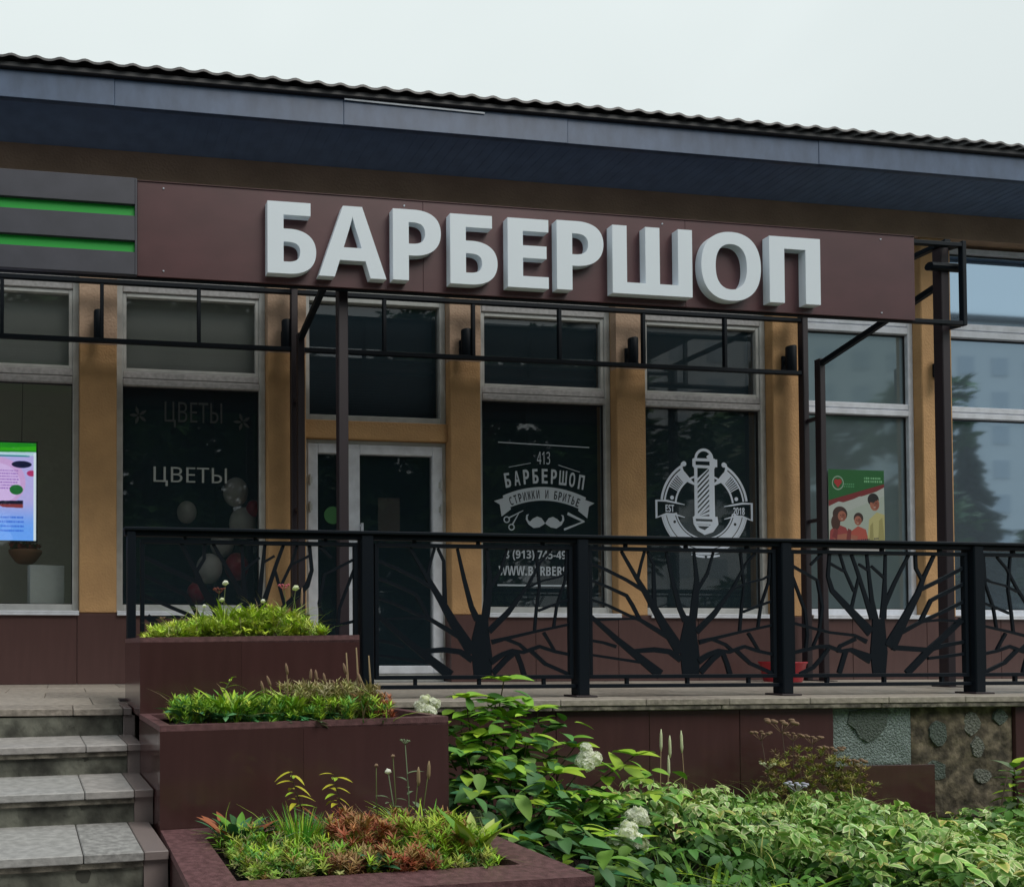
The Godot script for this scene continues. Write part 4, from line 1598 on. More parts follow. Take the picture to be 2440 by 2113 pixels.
func decals() -> void:
	var z := -0.1285
	# ---- left barber window
	var d := thing("barber_decal", "white barber lettering with a moustache, scissors and banner on the window right of the door", "decal", Vector3(4.785, 0.94, z))
	var o := Vector2(4.785, 0.94)
	var p := func(x: float, y: float) -> Vector2: return Vector2(4.785 + (x - 515.0) * 0.001525, 2.337 + (1000.0 - y + 22.0) * 0.001475) - o
	for e in [[[200, 1006], [838, 1022], 0.010], [[272, 1172], [425, 1140], 0.006], [[618, 1148], [770, 1192], 0.006]]:
		var st := mb()
		stroke(st, [p.call(e[0][0], e[0][1]), p.call(e[1][0], e[1][1])], [e[2]], 0, 0.001)
		build("line", st, M.vinyl_soft, d)
	txt(d, "413", "number", v3(p.call(515, 1103), 0), 0.125, 0.14, M.vinyl_soft)
	var word := "БАРБЕРШОП"
	for i in 9:
		var u := (i - 4) / 4.0
		var w := 0.062 if i != 6 else 0.082
		txt(d, word[i], "letter", v3(p.call(522 + u * 258, 1226 + 34 * u * u), 0), 0.145, w, M.vinyl_soft, -u * 0.16, 700)
	# banner
	var mid := []
	for i in 17:
		var u := (i - 8) / 8.0
		mid.append(p.call(520 + u * 275, 1345 + 62 * u * u))
	var st := mb()
	stroke(st, mid, [0.135], 0, 0.001)
	var ban := build("banner", st, M.vinyl_soft, d)
	for sgn in [-1.0, 1.0]:
		st = mb()
		var tail := PackedVector2Array([p.call(520 + sgn * 270, 1365), p.call(520 + sgn * 350, 1410), p.call(520 + sgn * 310, 1425), p.call(520 + sgn * 330, 1470), p.call(520 + sgn * 170, 1450), p.call(520 + sgn * 285, 1455)])
		var t2 := PackedVector2Array([p.call(520 + sgn * 262, 1372), p.call(520 + sgn * 352, 1402), p.call(520 + sgn * 312, 1424), p.call(520 + sgn * 300, 1505), p.call(520 + sgn * 235, 1455)])
		prism(st, t2, 0, 0.0009)
		build("banner_tail", st, M.vinyl_soft, d)
	var ph := "СТРИЖКИ И БРИТЬЕ"
	for i in ph.length():
		if ph[i] == " ":
			continue
		var u := (i - 7.5) / 8.2
		txt(d, ph[i], "banner_letter", v3(p.call(520 + u * 255, 1348 + 62 * u * u), 0.0012), 0.085, 0.034 if ph[i] != "Ж" else 0.042, M.vinyl_dark, -u * 0.38, 700)
	# moustache
	st = mb()
	for sgn in [-1.0, 1.0]:
		var pts := []
		for e in [[0, 1545], [25, 1510], [55, 1500], [85, 1515], [105, 1535], [120, 1525], [122, 1500], [112, 1485], [130, 1490], [135, 1520], [115, 1555], [80, 1578], [40, 1572], [12, 1555]]:
			pts.append(p.call(522 + sgn * e[0], e[1]))
		prism(st, PackedVector2Array(pts), 0.0, 0.001 + 0.0001 * sgn)
	build("moustache", st, M.vinyl_soft, d)
	# scissors and razor
	st = mb()
	stroke(st, arc(p.call(255, 1525), 0.028, 0, 360, 16), [0.012], 0, 0.001)
	stroke(st, arc(p.call(288, 1575), 0.028, 0, 360, 16), [0.012], 0, 0.0011)
	stroke(st, [p.call(272, 1512), p.call(370, 1462)], [0.014, 0.006], 0, 0.0012)
	stroke(st, [p.call(296, 1555), p.call(345, 1470)], [0.014, 0.006], 0, 0.0013)
	build("scissors", st, M.vinyl_soft, d)
	st = mb()
	stroke(st, [p.call(680, 1475), p.call(795, 1528)], [0.028, 0.02], 0, 0.001)
	stroke(st, [p.call(800, 1526), p.call(655, 1585)], [0.014, 0.022], 0, 0.0011)
	build("razor", st, M.vinyl_soft, d)
	txt(d, "8 (913) 745-49-13", "telephone", Vector3(-0.02, 1.245 - o.y, 0), 0.10, 0.80, M.vinyl_soft, 0.0, 700)
	txt(d, "WWW.BARBERSHOP", "web_address", Vector3(-0.02, 1.09 - o.y, 0), 0.095, 0.93, M.vinyl_soft, 0.0, 700)
	st = mb()
	stroke(st, [Vector2(-0.5, 0.006), Vector2(0.47, 0.006)], [0.016], 0, 0.001)
	build("line", st, M.vinyl_soft, d)

	# ---- emblem window
	var m := thing("emblem_decal", "large white round emblem with a barber pole on the window left of the poster", "decal", Vector3(6.545, 1.2, z))
	o = Vector2(6.545, 1.2)
	var q := func(x: float, y: float) -> Vector2: return Vector2(6.545 + (x - 830.0) * 0.00079, 1.756 + (985.0 - y) * 0.00072) - o
	var c: Vector2 = q.call(830, 970)
	st = mb()
	for sgn in [-1.0, 1.0]:
		var a0 := 8.0 if sgn > 0 else 172.0
		var a1 := 58.0 if sgn > 0 else 122.0
		stroke(st, arc(c, 0.482, a0, a1), [0.026], 0, 0.001)
		stroke(st, arc(c, 0.447, a0, a1), [0.018], 0, 0.001)
		stroke(st, arc(c, 0.325, a0, a1 + sgn * 12), [0.020], 0, 0.001)
		stroke(st, arc(c, 0.39, a1 - sgn * 12, a1, 6), [0.12], 0, 0.0012)
		# hook
		stroke(st, [q.call(830 + sgn * 300, 500), q.call(830 + sgn * 322, 420), q.call(830 + sgn * 310, 360), q.call(830 + sgn * 288, 345)], [0.03, 0.028, 0.026, 0.02], 0, 0.0013)
		prism(st, disc(q.call(830 + sgn * 285, 365), 0.027, 12), 0, 0.0014)
		# arm to the pole
		stroke(st, [q.call(830 + sgn * 300, 500), q.call(830 + sgn * 215, 600), q.call(830 + sgn * 140, 650)], [0.05, 0.045, 0.02], 0, 0.0015)
		for i in 6:
			var a := deg_to_rad(lerpf(a1 - sgn * 14, a1 - sgn * 30, i / 5.0))
			stroke(st, [c + Vector2(cos(a), sin(a)) * 0.335, c + Vector2(cos(a), sin(a)) * 0.44], [0.009, 0.012], 0, 0.0008)
		prism(st, disc(q.call(830 + sgn * 458, 848), 0.021, 12), 0, 0.0014)
	build("upper_ring", st, M.vinyl, m)
	st = mb()
	stroke(st, arc(c, 0.398, 192, 348, 40), [0.16], 0, 0.001)
	stroke(st, arc(c, 0.487, 192, 348, 40), [0.013], 0, 0.0011)
	var low := build("lower_ring", st, M.vinyl, m)
	st = mb()
	stroke(st, arc(c, 0.438, 193, 347, 40), [0.008], 0.0005, 0.0016)
	build("ring_line", st, M.vinyl_dark, m)
	st = mb()
	stroke(st, arc(c, 0.338, 193, 347, 40), [0.010], 0.0005, 0.0016)
	build("ring_line", st, M.vinyl_dark, m)
	st = mb()
	prism(st, disc(q.call(405, 1190), 0.015, 10), 0.0005, 0.0017)
	prism(st, disc(q.call(1265, 1210), 0.015, 10), 0.0005, 0.0017)
	build("ring_dots", st, M.vinyl_dark, m)
	# pole
	st = mb()
	for e in [[[690, 410], [735, 410], [735, 1110], [690, 1110]], [[900, 410], [975, 410], [980, 1110], [900, 1110]]]:
		var poly := PackedVector2Array()
		for v in e:
			poly.append(q.call(v[0], v[1]))
		prism(st, poly, 0, 0.0012)
	for i in 10:
		var y := 470.0 + i * 72.0
		var poly := PackedVector2Array([q.call(736, min(y + 95, 1105)), q.call(899, max(415, y - 85)), q.call(899, max(416, y - 42)), q.call(736, min(1108, y + 135))])
		prism(st, poly, 0, 0.0013)
	stroke(st, arc(q.call(830, 285), 0.092, 0, 180, 16), [0.028], 0, 0.0012)
	stroke(st, [q.call(890, 230), q.call(930, 285)], [0.05, 0.06], 0, 0.0014)
	stroke(st, [q.call(680, 300), q.call(985, 300)], [0.03], 0, 0.0015)
	stroke(st, [q.call(680, 395), q.call(985, 400)], [0.03], 0, 0.0015)
	stroke(st, [q.call(688, 290), q.call(688, 400)], [0.035], 0, 0.0016)
	stroke(st, [q.call(965, 290), q.call(965, 400)], [0.085], 0, 0.0016)
	stroke(st, [q.call(680, 1120), q.call(985, 1125)], [0.03], 0, 0.0015)
	stroke(st, [q.call(675, 1195), q.call(1000, 1200)], [0.03], 0, 0.0015)
	stroke(st, [q.call(680, 1110), q.call(690, 1210), q.call(740, 1290), q.call(830, 1335), q.call(920, 1290), q.call(985, 1200), q.call(975, 1110)], [0.03, 0.03, 0.034, 0.05, 0.07, 0.07, 0.06], 0, 0.0017)
	stroke(st, [q.call(720, 1232), q.call(900, 1236)], [0.016], 0, 0.0015)
	build("barber_pole", st, M.vinyl, m)
	for sgn in [-1.0, 1.0]:
		st = mb()
		var pl := []
		for v in [[280, 945], [420, 918], [540, 895], [680, 895], [680, 1135], [540, 1080], [420, 1085], [280, 1125]]:
			pl.append(q.call(830 + sgn * v[0], v[1] + (15 if sgn > 0 else 0)))
		stroke(st, pl, [0.006, 0.018, 0.02, 0.028, 0.028, 0.02, 0.018, 0.006], 0, 0.0018)
		build("ribbon", st, M.vinyl, m)
	txt(m, "EST", "ribbon_text", v3(q.call(340, 1000), 0), 0.075, 0.095, M.vinyl, 0.0, 700)
	txt(m, "2018", "ribbon_text", v3(q.call(1325, 1020), 0), 0.075, 0.13, M.vinyl, 0.0, 700)
	st = mb()
	stroke(st, [q.call(490, 1578), q.call(1200, 1578)], [0.03], 0, 0.001)
	stroke(st, [q.call(640, 1650), q.call(740, 1672), q.call(825, 1682)], [0.016, 0.024, 0.02], 0, 0.001)
	stroke(st, [q.call(860, 1682), q.call(950, 1672), q.call(1040, 1660)], [0.02, 0.024, 0.016], 0, 0.001)
	build("foot_line", st, M.vinyl, m)

	# ---- flower shop words
	var f := thing("flower_word", "thin grey word for flowers stuck low on the flower shop window", "decal", Vector3(1.22, 1.85, z))
	txt(f, "ЦВЕТЫ", "lettering", Vector3(0, 0.085, 0), 0.18, 0.70, M.vinyl_dim)
	f = thing("flower_word", "tall faint word for flowers above the brighter one in the flower shop window", "decal", Vector3(1.25, 2.42, z))
	txt(f, "ЦВЕТЫ", "lettering", Vector3(0, 0.1, 0), 0.24, 0.55, M.vinyl_faint)
	for e in [[0.73, 2.5, "faint flower sticker at the upper left corner of the flower shop window"], [1.72, 2.47, "faint flower sticker at the upper right corner of the flower shop window"]]:
		f = thing("flower_sticker", e[2], "sticker", Vector3(e[0], e[1], z), 0.0, "flower stickers on the flower shop window")
		st = mb()
		for i in 5:
			var a := TAU * i / 5.0 + 0.6
			stroke(st, [Vector2(cos(a), sin(a)) * 0.012, Vector2(cos(a), sin(a)) * 0.05, Vector2(cos(a), sin(a)) * 0.085], [0.012, 0.032, 0.008], 0, 0.001 + i * 0.0001)
		build("petals", st, M.vinyl_faint, f)


# ---------------------------------------------------------------- loose things on the terrace
func small_things() -> void:
	var t := thing("red_tub", "red plastic tub standing by the wall behind the railing, below the poster", "tub", Vector3(6.92, 0.002, 0.36))
	t.scale = Vector3(0.86, 0.70, 0.86)
	var st := mb(false)
	var rows := [[0.0, 0.19], [0.02, 0.2], [0.24, 0.235], [0.26, 0.25], [0.275, 0.25], [0.275, 0.23], [0.04, 0.185]]
	var prev := []
	for r in rows:
		var ring := []
		for k in 20:
			ring.append(Vector3(cos(TAU * k / 20) * r[1], r[0], sin(TAU * k / 20) * r[1] * 0.75))
		if prev.size():
			for k in 20:
				var k2 := (k + 1) % 20
				var n: Vector3 = (ring[k] + prev[k]) * Vector3(1, 0, 1) + Vector3(0, 0.02, 0)
				quad(st, prev[k], prev[k2], ring[k2], ring[k], n)
		prev = ring
	build("tub_body", st, M.red, t)


# ---------------------------------------------------------------- planter plants
func flower_stem(called: String, label: String, group: String, base: Vector3, tip: Vector3, head: String, head_r: float, petal: Material, stem: Material, leaves := 3, leaf_m: Material = null) -> void:
	var t := thing(called, label, "flower", base, 0.0, group)
	var v := tip - base
	var st := mb(false)
	var bend := Vector3(rr(-0.02, 0.02), 0, rr(-0.02, 0.02))
	tube(st, [Vector3(0, -0.015, 0), v * 0.5 + bend, v], [0.003, 0.0026, 0.002], 5)
	build("stem", st, stem, t)
	if head == "ball":
		part("flower_head", ball_mesh(head_r, 0.75, 0.5, 7, 10), petal, t, v)
	elif head == "umbel":
		st = mb(false)
		for i in 9:
			var a := TAU * i / 9.0
			var e := v + Vector3(cos(a) * head_r, head_r * rr(0.25, 0.5), sin(a) * head_r)
			tube(st, [v - Vector3(0, head_r * 0.6, 0), e], [0.0012, 0.0012], 4)
			st.append_from(ball_mesh(head_r * 0.26, 0.6, 0.6, 4, 6), 0, Transform3D(Basis(), e))
		build("flower_head", st, petal, t)
	elif head == "spike":
		st = mb(false)
		var d := v.normalized()
		tube(st, [v - d * head_r * 2.0, v - d * head_r, v + d * head_r, v + d * head_r * 2.0], [0.003, 0.008, 0.007, 0.002], 6)
		build("flower_head", st, petal, t)
	if leaves > 0:
		var lm := leaf_mesh(0.055, 0.018, 0.3, 0.3)
		for i in leaves:
			var o := part("leaf", lm, leaf_m if leaf_m else M.leaf_mid, t, v * lerpf(0.15, 0.75, float(i) / max(1, leaves)))
			o.basis = aim(Vector3(cos(i * 2.4), 0.5, sin(i * 2.4))).scaled(Vector3.ONE * rr(0.7, 1.3))


func mat_plants(called: String, label: String, x0: float, x1: float, z0: float, z1: float, y: Callable, n: int, mesh: Mesh, cols: Array, s0: float, s1: float, tilt := 0.5, gaps := 0.42) -> void:
	var patch_noise := FastNoiseLite.new()
	patch_noise.seed = n
	patch_noise.frequency = 1.0
	var places := []
	var colors := []
	for i in n:
		var x := rr(x0, x1)
		var z := rr(z0, z1)
		if gaps > 0.0 and patch_noise.get_noise_2d(x * 9.0, z * 9.0) < gaps - 0.35 and rng.randf() < 0.85:
			continue
		var hh: float = y.call(x, z)
		var b := Basis(Vector3.UP, rr(0, TAU)) * Basis(Vector3.RIGHT, rr(-tilt, tilt))
		places.append(Transform3D(b.scaled(Vector3.ONE * rr(s0, s1)), Vector3(x, hh, z)))
		colors.append(tint(cols[rng.randi() % cols.size()], 0.25))
	var o := copies(called, mesh, M.leaf, self, places, colors)
	tag(o, label, called.replace("_", " "), "", "stuff")


# a clump: countable leaves or blades from one root, each its own part
func clump(called: String, label: String, category: String, at: Vector3, n: int, mesh: Mesh, mats: Array, spread: float, s0: float, s1: float, upright: float, group := "", up_mesh := false) -> Node3D:
	var t := thing(called, label, category, at, 0.0, group)
	for i in n:
		var a := i * 2.399 + rr(-0.3, 0.3)
		var o := part("blade" if up_mesh else "leaf", mesh, mats[i % mats.size()], t)
		var r := spread * sqrt((i + 0.5) / n)
		o.position = Vector3(cos(a) * r, 0 if up_mesh else rr(0.0, 0.03), sin(a) * r)
		if up_mesh:
			o.basis = (Basis(Vector3.UP, PI / 2 - a + rr(-0.6, 0.6)) * Basis(Vector3.RIGHT, rr(0.0, 0.35))).scaled(Vector3.ONE * rr(s0, s1))
		else:
			o.basis = aim(Vector3(cos(a), upright * rr(0.6, 1.4), sin(a)), rr(-0.3, 0.3)).scaled(Vector3.ONE * rr(s0, s1))
	return t


func bed_plants() -> void:
	var yel := [Color(0.50, 0.66, 0.06), Color(0.58, 0.70, 0.10), Color(0.36, 0.56, 0.04), Color(0.62, 0.72, 0.20)]
	var grn := [Color(0.18, 0.40, 0.03), Color(0.30, 0.52, 0.03), Color(0.09, 0.27, 0.05), Color(0.42, 0.56, 0.06)]
	var teal := [Color(0.06, 0.26, 0.09), Color(0.10, 0.36, 0.12), Color(0.20, 0.46, 0.20)]
	var rust := [Color(0.46, 0.15, 0.07), Color(0.38, 0.11, 0.055), Color(0.50, 0.25, 0.11), Color(0.32, 0.20, 0.06)]
	var straw := [Color(0.34, 0.32, 0.12), Color(0.26, 0.26, 0.09), Color(0.40, 0.34, 0.18)]
	var sprig := sprig_mesh(6, 0.034, 0.014, 0.8)
	var feather := sprig_mesh(7, 0.050, 0.010, 1.1, 0.2)
	var broad := sprig_mesh(5, 0.055, 0.034, 0.45)
	var fine := sprig_mesh(9, 0.030, 0.006, 1.0, 0.2)
	var tuft := tuft_mesh(9, 0.13, 0.0055, 0.5)
	# --- highest planter
	var hump := func(x: float) -> float: return 0.05 + 0.10 * exp(-pow((x - 1.12) / 0.26, 2)) + 0.03 * exp(-pow((x - 0.72) / 0.12, 2)) - 0.03 * smoothstep(1.32, 1.45, x)
	var h1 := func(x: float, z: float) -> float: return 0.36 + (hump.call(x) + 0.02 * sin(x * 23.0 + z * 9.0)) * rr(0.25, 1.0)
	mat_plants("sedum", "bright yellow green sedum spilling over the highest planter", 0.49, 1.45, 2.45, 3.09, h1, 2100, sprig, yel, 0.5, 1.1)
	mat_plants("ground_cover", "fine pale green shoots standing up through the sedum of the highest planter", 0.52, 1.45, 2.6, 3.08, func(x, z): return 0.37 + hump.call(x) * rr(0.5, 1.15), 1300, fine, yel, 0.7, 1.4)
	mat_plants("ground_cover", "low green leaf tufts at both ends of the highest planter", 0.50, 1.48, 2.8, 3.08, func(x, z): return 0.365, 60, tuft, [Color(0.30, 0.48, 0.06), Color(0.40, 0.52, 0.10)], 0.5, 1.0, 0.3)
	for e in [[1.24, 2.90, 44], [1.05, 2.92, 44], [0.90, 2.9, 34]]:
		clump("weed", ["tall pale green weed at the right of the highest planter", "curly pale green weed in the middle of the highest planter", "light green weed left of the curly one in the highest planter"][[1.24, 1.05, 0.90].find(e[0])], "weed", Vector3(e[0], 0.46, e[1]), e[2], leaf_mesh(0.11, 0.012, 0.3, 0.6), [M.leaf_light, M.leaf_pale, M.leaf_light], 0.07, 0.8, 1.5, 1.9)
	var heads := [
		[0.92, 0.70, "ball", 0.018, "petal_white", "small white flower standing highest over the highest planter"],
		[0.885, 0.655, "umbel", 0.03, "petal_rust", "dry brown flower left of the highest white flower"],
		[0.90, 0.605, "ball", 0.016, "petal_cream", "cream flower below the dry brown one in the highest planter"],
		[0.80, 0.57, "ball", 0.012, "petal_white", "small white flower leftmost over the highest planter"],
		[1.135, 0.60, "ball", 0.014, "petal_white", "white flower in the middle of the highest planter"],
		[1.255, 0.68, "umbel", 0.028, "petal_pink", "pink red flower over the right of the highest planter"],
		[1.325, 0.675, "ball", 0.02, "petal_cream", "greenish bud right of the pink red flower"],
		[0.565, 0.50, "umbel", 0.014, "seed", "low brown seed head at the left end of the highest planter"],
		[0.70, 0.49, "umbel", 0.014, "seed", "second low brown seed head from the left in the highest planter"],
		[1.36, 0.62, "spike", 0.03, "seed", "brownish flower spike at the right end of the highest planter"],
	]
	for e in heads:
		flower_stem("flower_stalk", e[5], "flower stalks in the highest planter", Vector3(e[0] + rr(-0.03, 0.03), 0.39, 2.86 + rr(-0.05, 0.05)), Vector3(e[0], e[1], 2.86), e[2], e[3], M[e[4]], M.stem, 3, M.leaf_mid)
	var wisp := tuft_mesh(4, 0.17, 0.0035, 0.8)
	mat_plants("wispy_grass", "straggling thin grass blades over the highest planter", 0.55, 1.45, 2.75, 3.06, func(x, z): return 0.38 + hump.call(x) * 0.5, 46, wisp, [Color(0.40, 0.44, 0.16), Color(0.36, 0.52, 0.10), Color(0.30, 0.24, 0.12)], 0.7, 1.6, 0.5, 0.0)
	mat_plants("wispy_grass", "straggling thin grass blades over the middle planter", 0.58, 1.55, 3.25, 3.66, func(x, z): return -0.02, 95, wisp, straw + grn, 0.7, 1.5, 0.5, 0.0)
	mat_plants("wispy_grass", "straggling thin grass blades over the lowest planter", 0.66, 1.6, 3.92, 4.45, func(x, z): return -0.48, 90, wisp, straw + grn, 0.6, 1.35, 0.6, 0.0)
	# --- middle planter
	var h2 := func(x: float, z: float) -> float: return -0.03 + rr(0.0, 0.06 + 0.05 * sin(x * 13.0) * sin(x * 13.0))
	mat_plants("ground_cover", "mixed low green weeds covering the middle planter", 0.52, 1.52, 3.22, 3.68, h2, 1000, feather, grn, 0.45, 1.05)
	mat_plants("ground_cover", "fine bright green moss like weeds over the middle planter", 0.56, 1.50, 3.3, 3.68, func(x, z): return -0.02 + rr(0.0, 0.10), 1100, fine, grn + [Color(0.30, 0.46, 0.04)], 0.7, 1.4)
	mat_plants("ground_cover", "broad blue green leaves along the front of the middle planter", 0.62, 1.30, 3.45, 3.69, func(x, z): return -0.01 + rr(0.0, 0.035), 170, broad, teal, 0.5, 0.95)
	mat_plants("ground_cover", "dry straw coloured weeds at the right of the middle planter", 1.12, 1.54, 3.2, 3.6, func(x, z): return 0.0 + rr(0.0, 0.14), 900, fine, straw, 0.7, 1.4)
	mat_plants("grass", "loose tufts of green and straw grass at the right of the middle planter", 1.0, 1.56, 3.3, 3.62, func(x, z): return -0.02, 70, tuft, straw + [Color(0.24, 0.36, 0.06)], 0.7, 1.45, 0.3)
	mat_plants("ground_cover", "rust red weed at the right front of the middle planter", 1.44, 1.58, 3.42, 3.60, func(x, z): return 0.0 + rr(0.0, 0.09), 260, fine, rust, 0.7, 1.3)
	clump("weed", "dark green broad leaved weed at the left end of the middle planter", "weed", Vector3(0.60, 0.01, 3.56), 26, leaf_mesh(0.085, 0.045, 0.25, 0.5), [M.leaf_dark, M.leaf_blue, M.leaf_mid], 0.08, 0.8, 1.3, 1.0)
	clump("weed", "feathery bright green weed left of the big single leaf in the middle planter", "weed", Vector3(0.80, 0.02, 3.54), 60, leaf_mesh(0.12, 0.014, 0.3, 0.5), [M.leaf_light, M.leaf_mid, M.leaf_light], 0.10, 0.8, 1.5, 1.4)
	clump("weed", "feathery yellow green weed right of the big single leaf in the middle planter", "weed", Vector3(1.12, 0.02, 3.5), 50, leaf_mesh(0.11, 0.014, 0.3, 0.5), [M.leaf_light, M.leaf_pale, M.leaf_light], 0.09, 0.8, 1.4, 1.4)
	var curl := thing("weed", "single curled green shoot rising above the left of the middle planter", "weed", Vector3(0.74, 0.0, 3.5))
	var cs := mb(false)
	tube(cs, [Vector3.ZERO, Vector3(0.03, 0.12, 0), Vector3(0.07, 0.19, 0)], [0.003, 0.003, 0.002], 5)
	build("stem", cs, M.stem, curl)
	for i in 12:
		var cl := part("leaf", leaf_mesh(0.05, 0.014, 0.3, 0.4), M.leaf_light, curl, Vector3(0, 0.04, 0).lerp(Vector3(0.07, 0.19, 0), i / 11.0))
		cl.basis = aim(Vector3(cos(i * 2.4), 0.7, sin(i * 2.4)))
	var bl := thing("plantain", "big single blue green leaf standing up in the middle planter", "plant", Vector3(0.93, -0.01, 3.58))
	var o := part("leaf", leaf_mesh(0.17, 0.065, 0.3, 0.15, 1.0, null, 7), M.leaf_blue, bl)
	o.basis = Basis(Vector3.UP, 0.5) * Basis(Vector3.RIGHT, -1.1) * Basis(Vector3(0, 0, 1), 0.5)
	for i in 5:
		o = part("leaf", leaf_mesh(0.11, 0.05, 0.25, 0.4), M.leaf_blue, bl, Vector3(0, 0.01, 0))
		o.basis = aim(Vector3(cos(i * 1.3), 0.25, sin(i * 1.3)))
	var dry := [[1.40, 0.385, 3.45], [1.455, 0.41, 3.44], [1.50, 0.28, 3.46], [1.535, 0.37, 3.40]]
	for i in 4:
		var t := thing("dry_stalk", ["leftmost dry upright stalk over the middle planter", "tallest dry upright stalk over the middle planter", "short slanting dry stalk over the middle planter", "rightmost dry upright stalk over the middle planter"][i], "stalk", Vector3(dry[i][0] + 0.02, -0.03, dry[i][2]), 0.0, "dry stalks in the middle planter")
		var st := mb(false)
		var hgt: float = dry[i][1] + 0.03 - 0.07
		tube(st, [Vector3(0, 0, 0), Vector3(-0.01, hgt * 0.5, 0), Vector3(-0.02 - (0.04 if i == 2 else 0.0), hgt, 0)], [0.004, 0.006, 0.0035], 5)
		build("stalk", st, M.stem_dry, t)
	for i in 9:
		var x := 0.98 + i * 0.062
		flower_stem("grass_stalk", ["thin dry grass stalk over the middle planter, first from the left", "thin dry grass stalk leaning left, second from the left in the middle planter", "thin dry grass stalk, third from the left in the middle planter", "fourth thin dry grass stalk from the left in the middle planter", "fifth thin grass stalk from the left in the middle planter, near its centre", "sixth thin grass stalk from the left in the middle planter", "seventh thin grass stalk, left of the dry upright stalks", "eighth thin grass stalk, among the dry upright stalks", "thin dry grass stalk farthest right in the middle planter"][i], "grass stalks in the middle planter", Vector3(x + 0.04, -0.02, 3.45), Vector3(x + rr(-0.05, 0.05), rr(0.12, 0.24), 3.46), "spike", 0.014, M.seed, M.stem_dry, 2, M.leaf_silver)
	# --- lowest planter
	var h3 := func(x: float, z: float) -> float: return -0.50 + rr(0.0, 0.05 + 0.05 * pow(sin(x * 9.0 + z * 4.0), 2))
	mat_plants("ground_cover", "low mixed green and yellowish weeds over the lowest planter", 0.63, 1.62, 3.95, 4.50, h3, 1000, feather, grn + straw, 0.35, 0.85)
	mat_plants("ground_cover", "fine leaved green weeds between the sedums of the lowest planter", 0.63, 1.60, 3.95, 4.52, func(x, z): return -0.49 + rr(0.0, 0.08), 1500, fine, grn + [Color(0.34, 0.40, 0.06), Color(0.30, 0.20, 0.06)], 0.6, 1.3)
	mat_plants("sedum", "big rust red sedum cushion in the middle of the lowest planter", 1.08, 1.29, 4.06, 4.30, func(x, z): return -0.48 + rr(0.02, 0.14) * (1.0 - 24.0 * pow(x - 1.18, 2)), 560, fine, rust, 0.7, 1.5)
	mat_plants("sedum", "small orange red sedum at the front of the lowest planter", 1.16, 1.34, 4.38, 4.52, func(x, z): return -0.47 + rr(0.0, 0.06), 420, fine, rust, 0.7, 1.3)
	mat_plants("sedum", "brownish red sedum in the front centre of the lowest planter", 0.94, 1.13, 4.30, 4.52, func(x, z): return -0.48 + rr(0.0, 0.06), 330, fine, [Color(0.30, 0.13, 0.07), Color(0.36, 0.22, 0.09)], 0.7, 1.3)
	mat_plants("sedum", "pale yellow green sedum along the front left of the lowest planter", 0.64, 1.0, 4.15, 4.53, func(x, z): return -0.49 + rr(0.0, 0.06), 480, sprig, [Color(0.36, 0.46, 0.11), Color(0.46, 0.48, 0.18), Color(0.22, 0.40, 0.05)], 0.5, 0.95)
	clump("weed", "dark green and brown leaved weed at the back left corner of the lowest planter", "weed", Vector3(0.74, -0.46, 3.98), 44, leaf_mesh(0.085, 0.03, 0.3, 0.4), [M.leaf_dark, M.leaf_rust, M.leaf_blue, M.leaf_mid], 0.10, 0.8, 1.5, 1.3)
	clump("chives", "upright bright green chive clump in the lowest planter", "plant", Vector3(0.965, -0.50, 4.10), 90, blade_mesh(0.22, 0.010, 0.2), [M.leaf_chive, M.leaf_light, M.leaf_chive], 0.055, 0.75, 1.1, 1.0, "", true)
	clump("fern", "brown and yellow arching fern right of the chives in the lowest planter", "plant", Vector3(1.10, -0.47, 4.02), 60, blade_mesh(0.19, 0.010, 1.1), [M.leaf_rust, M.leaf_yellow, M.leaf_silver], 0.06, 0.7, 1.3, 1.0, "", true)
	clump("grass_clump", "bright green grass clump at the back right of the lowest planter", "grass", Vector3(1.47, -0.49, 4.10), 130, blade_mesh(0.22, 0.009, 0.7), [M.leaf_light, M.leaf_chive, M.leaf_light], 0.14, 0.6, 1.2, 1.0, "", true)
	mat_plants("ground_cover", "green and rust weeds below the grass clump in the lowest planter", 1.32, 1.62, 4.05, 4.40, func(x, z): return -0.48 + rr(0.0, 0.13), 700, fine, [Color(0.36, 0.50, 0.04), Color(0.34, 0.16, 0.05), Color(0.26, 0.44, 0.03)], 0.7, 1.4)
	clump("primrose", "upright light green leaf rosette at the right front of the lowest planter", "plant", Vector3(1.57, -0.47, 4.34), 16, leaf_mesh(0.17, 0.055, 0.3, 0.25, 1.0, null, 6), [M.leaf_light, M.leaf_mid, M.leaf_pale], 0.03, 0.8, 1.25, 2.0)
	clump("rosette", "flat dark green rosette at the front of the lowest planter between red sedums", "plant", Vector3(1.13, -0.45, 4.45), 14, leaf_mesh(0.08, 0.03, 0.3, 0.3), [M.leaf_dark, M.leaf_blue], 0.02, 0.8, 1.2, 0.6)
